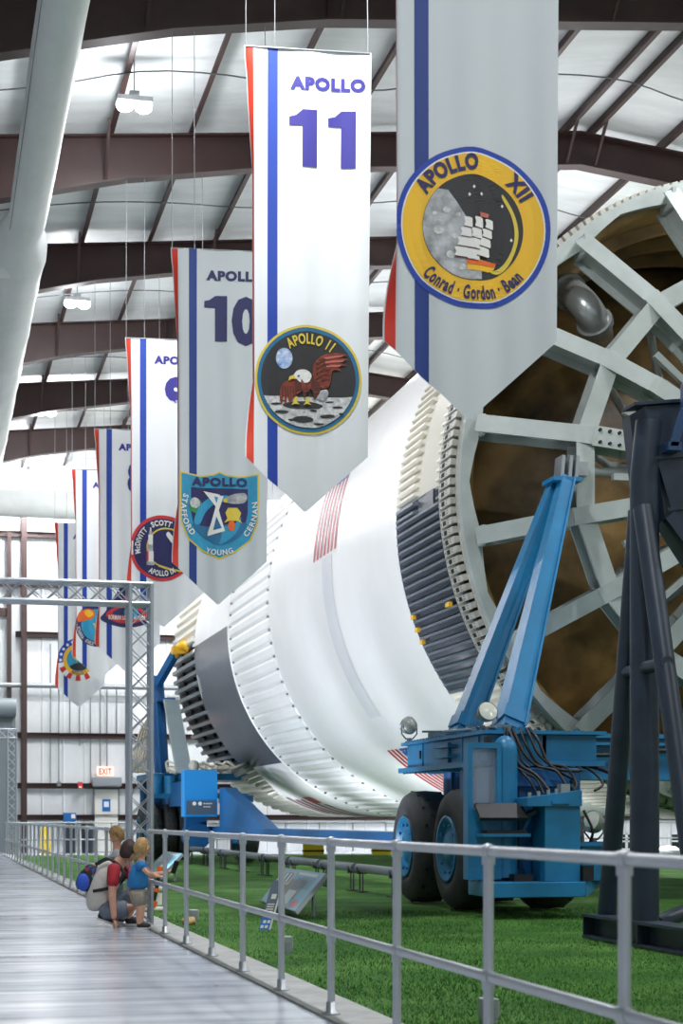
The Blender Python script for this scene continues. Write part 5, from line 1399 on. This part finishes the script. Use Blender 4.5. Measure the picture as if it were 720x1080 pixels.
# --- second child half hidden behind
ko=Vector((2.16,20.5,0)); ko=Vector((2.13,20.42,0))+AX*.05; F=Fig(ko); P=F.P
kid=thing('person','blond child behind the crouching man, only head and shoulders showing','person',tuple(ko))
F.j('pelvis',0,.0,.50,(.075,.075)); F.j('chest',.0,.0,.80,(.075,.075),'pelvis'); F.j('neckb',.0,.0,.90,(.045,.05),'chest'); F.j('skull',.0,0,1.02,.06,'neckb')
for s,q in (('r',-1),('l',1)):
    F.j('sh'+s,.0,.11*q,.85,.038,'chest'); F.j('el'+s,.03,.13*q,.68,.03,'sh'+s); F.j('wr'+s,.1,.12*q,.56,.022,'el'+s)
    F.j('hp'+s,-.0,.06*q,.45,.065,'pelvis'); F.j('kn'+s,.01,.065*q,.27,.045,'hp'+s); F.j('an'+s,-.01,.065*q,.06,.03,'kn'+s); F.j('ft'+s,.06,.07*q,.03,.025,'an'+s)
body=F.mesh('body','pelvis'); hc=P(0,0,1.045); Q,Rm=head(body,P,hc,.108,R(-140),R(20))
for q in (-1,1): hand(body,P(.1,.12*q,.56),AX*.9+Vector((0,0,-.3)),Vector((0,0,1)),.1,.35,0,-q)
build(body,'body',[M_skin,M_eye,M_lip],kid); build(hair(hc,.11,Q,.12,-.6,1.4,9),'hair',M_hair2,kid)
f=chain(P,[(0,0,.5),(0,0,.62),(0,0,.78),(0,0,.87)],[(.125,.125),(.122,.122),(.125,.125),(.065,.065)]); build(f,'shirt',M_kid,kid)
for q in (-1,1):
    f=chain(P,[(.0,.07*q,.865),(.005,.115*q,.84),(.02,.13*q,.76)],[.045,.05,.045]); build(f,'sleeve',M_kid,kid)
    f=chain(P,[(0,.035*q,.52),(0,.06*q,.42),(.0,.065*q,.28)],[.08,.08,.065]); build(f,'shorts',M_short,kid)
    shoe(kid,P,(-.04,.067*q,.04),(.11,.072*q,.032),.033)
# ------------------------------------------------------------------ light
w=bpy.data.worlds.new('daylight'); S.world=w; w.use_nodes=True
bg=w.node_tree.nodes['Background']; bg.inputs[0].default_value=rgb((226,234,244)); bg.inputs[1].default_value=.62
def area(loc,aim,size,power,color=(250,251,255),name='lamp'):
    L=bpy.data.lights.new(name,'AREA'); L.shape='DISK'; L.size=size; L.energy=power; L.color=rgb(color)[:3]
    o=bpy.data.objects.new(name,L); COL.objects.link(o); o.location=loc
    o.rotation_euler=(Vector(aim)-Vector(loc)).to_track_quat('-Z','Y').to_euler()
    return o
def bay(x,y,z,p1,p2):
    area((x,y,z),(x,y,0),.5,p1,name='bay_or_fill_lamp')
    L=bpy.data.lights.new('high_bay_spill','POINT'); L.energy=p2; L.shadow_soft_size=.3; L.color=rgb((250,251,255))[:3]
    o=bpy.data.objects.new('high_bay_spill',L); COL.objects.link(o); o.location=(x,y,z-.35)
for x in (3.4,21.8):
    for y in (5.5,17.5,29.1,40.6,51.7,61.0): bay(x,y,13.36,600 if y<50 else 1000,230 if y<50 else 330)
for y in (10,22,34,46): area((RX,y,14.2),(RX,y,0),.5,420,name='bay_or_fill_lamp')
for x,y in ((9.0,55.5),(16,56.0)): area((x,y,13.4),(x,y+2.5,0),.5,900,name='bay_or_fill_lamp')  # unseen fill lamps without fixtures, added to brighten the back wall
def spot(loc,aim,power,ang,color=(236,242,255)):
    L=bpy.data.lights.new('ground_flood','SPOT'); L.energy=power; L.spot_size=R(ang); L.spot_blend=.6; L.shadow_soft_size=.15; L.color=rgb(color)[:3]
    o=bpy.data.objects.new('ground_flood',L); COL.objects.link(o); o.location=loc
    o.rotation_euler=(Vector(aim)-Vector(loc)).to_track_quat('-Z','Y').to_euler()
for y in (24.9,28.5,32.5,36.5,41,46): spot((3.15,y,.22),(9.0,y+2.5,4.2),700,85)
for y in (29,34,39.5,45,50): spot((9.2,y,.3),(12.2,y+.5,1.8),170,130)
vs=S.view_settings
S.display_settings.display_device='sRGB'
vs.view_transform='Standard'; vs.look='None'; vs.exposure=.2; vs.gamma=1; vs.use_curve_mapping=False
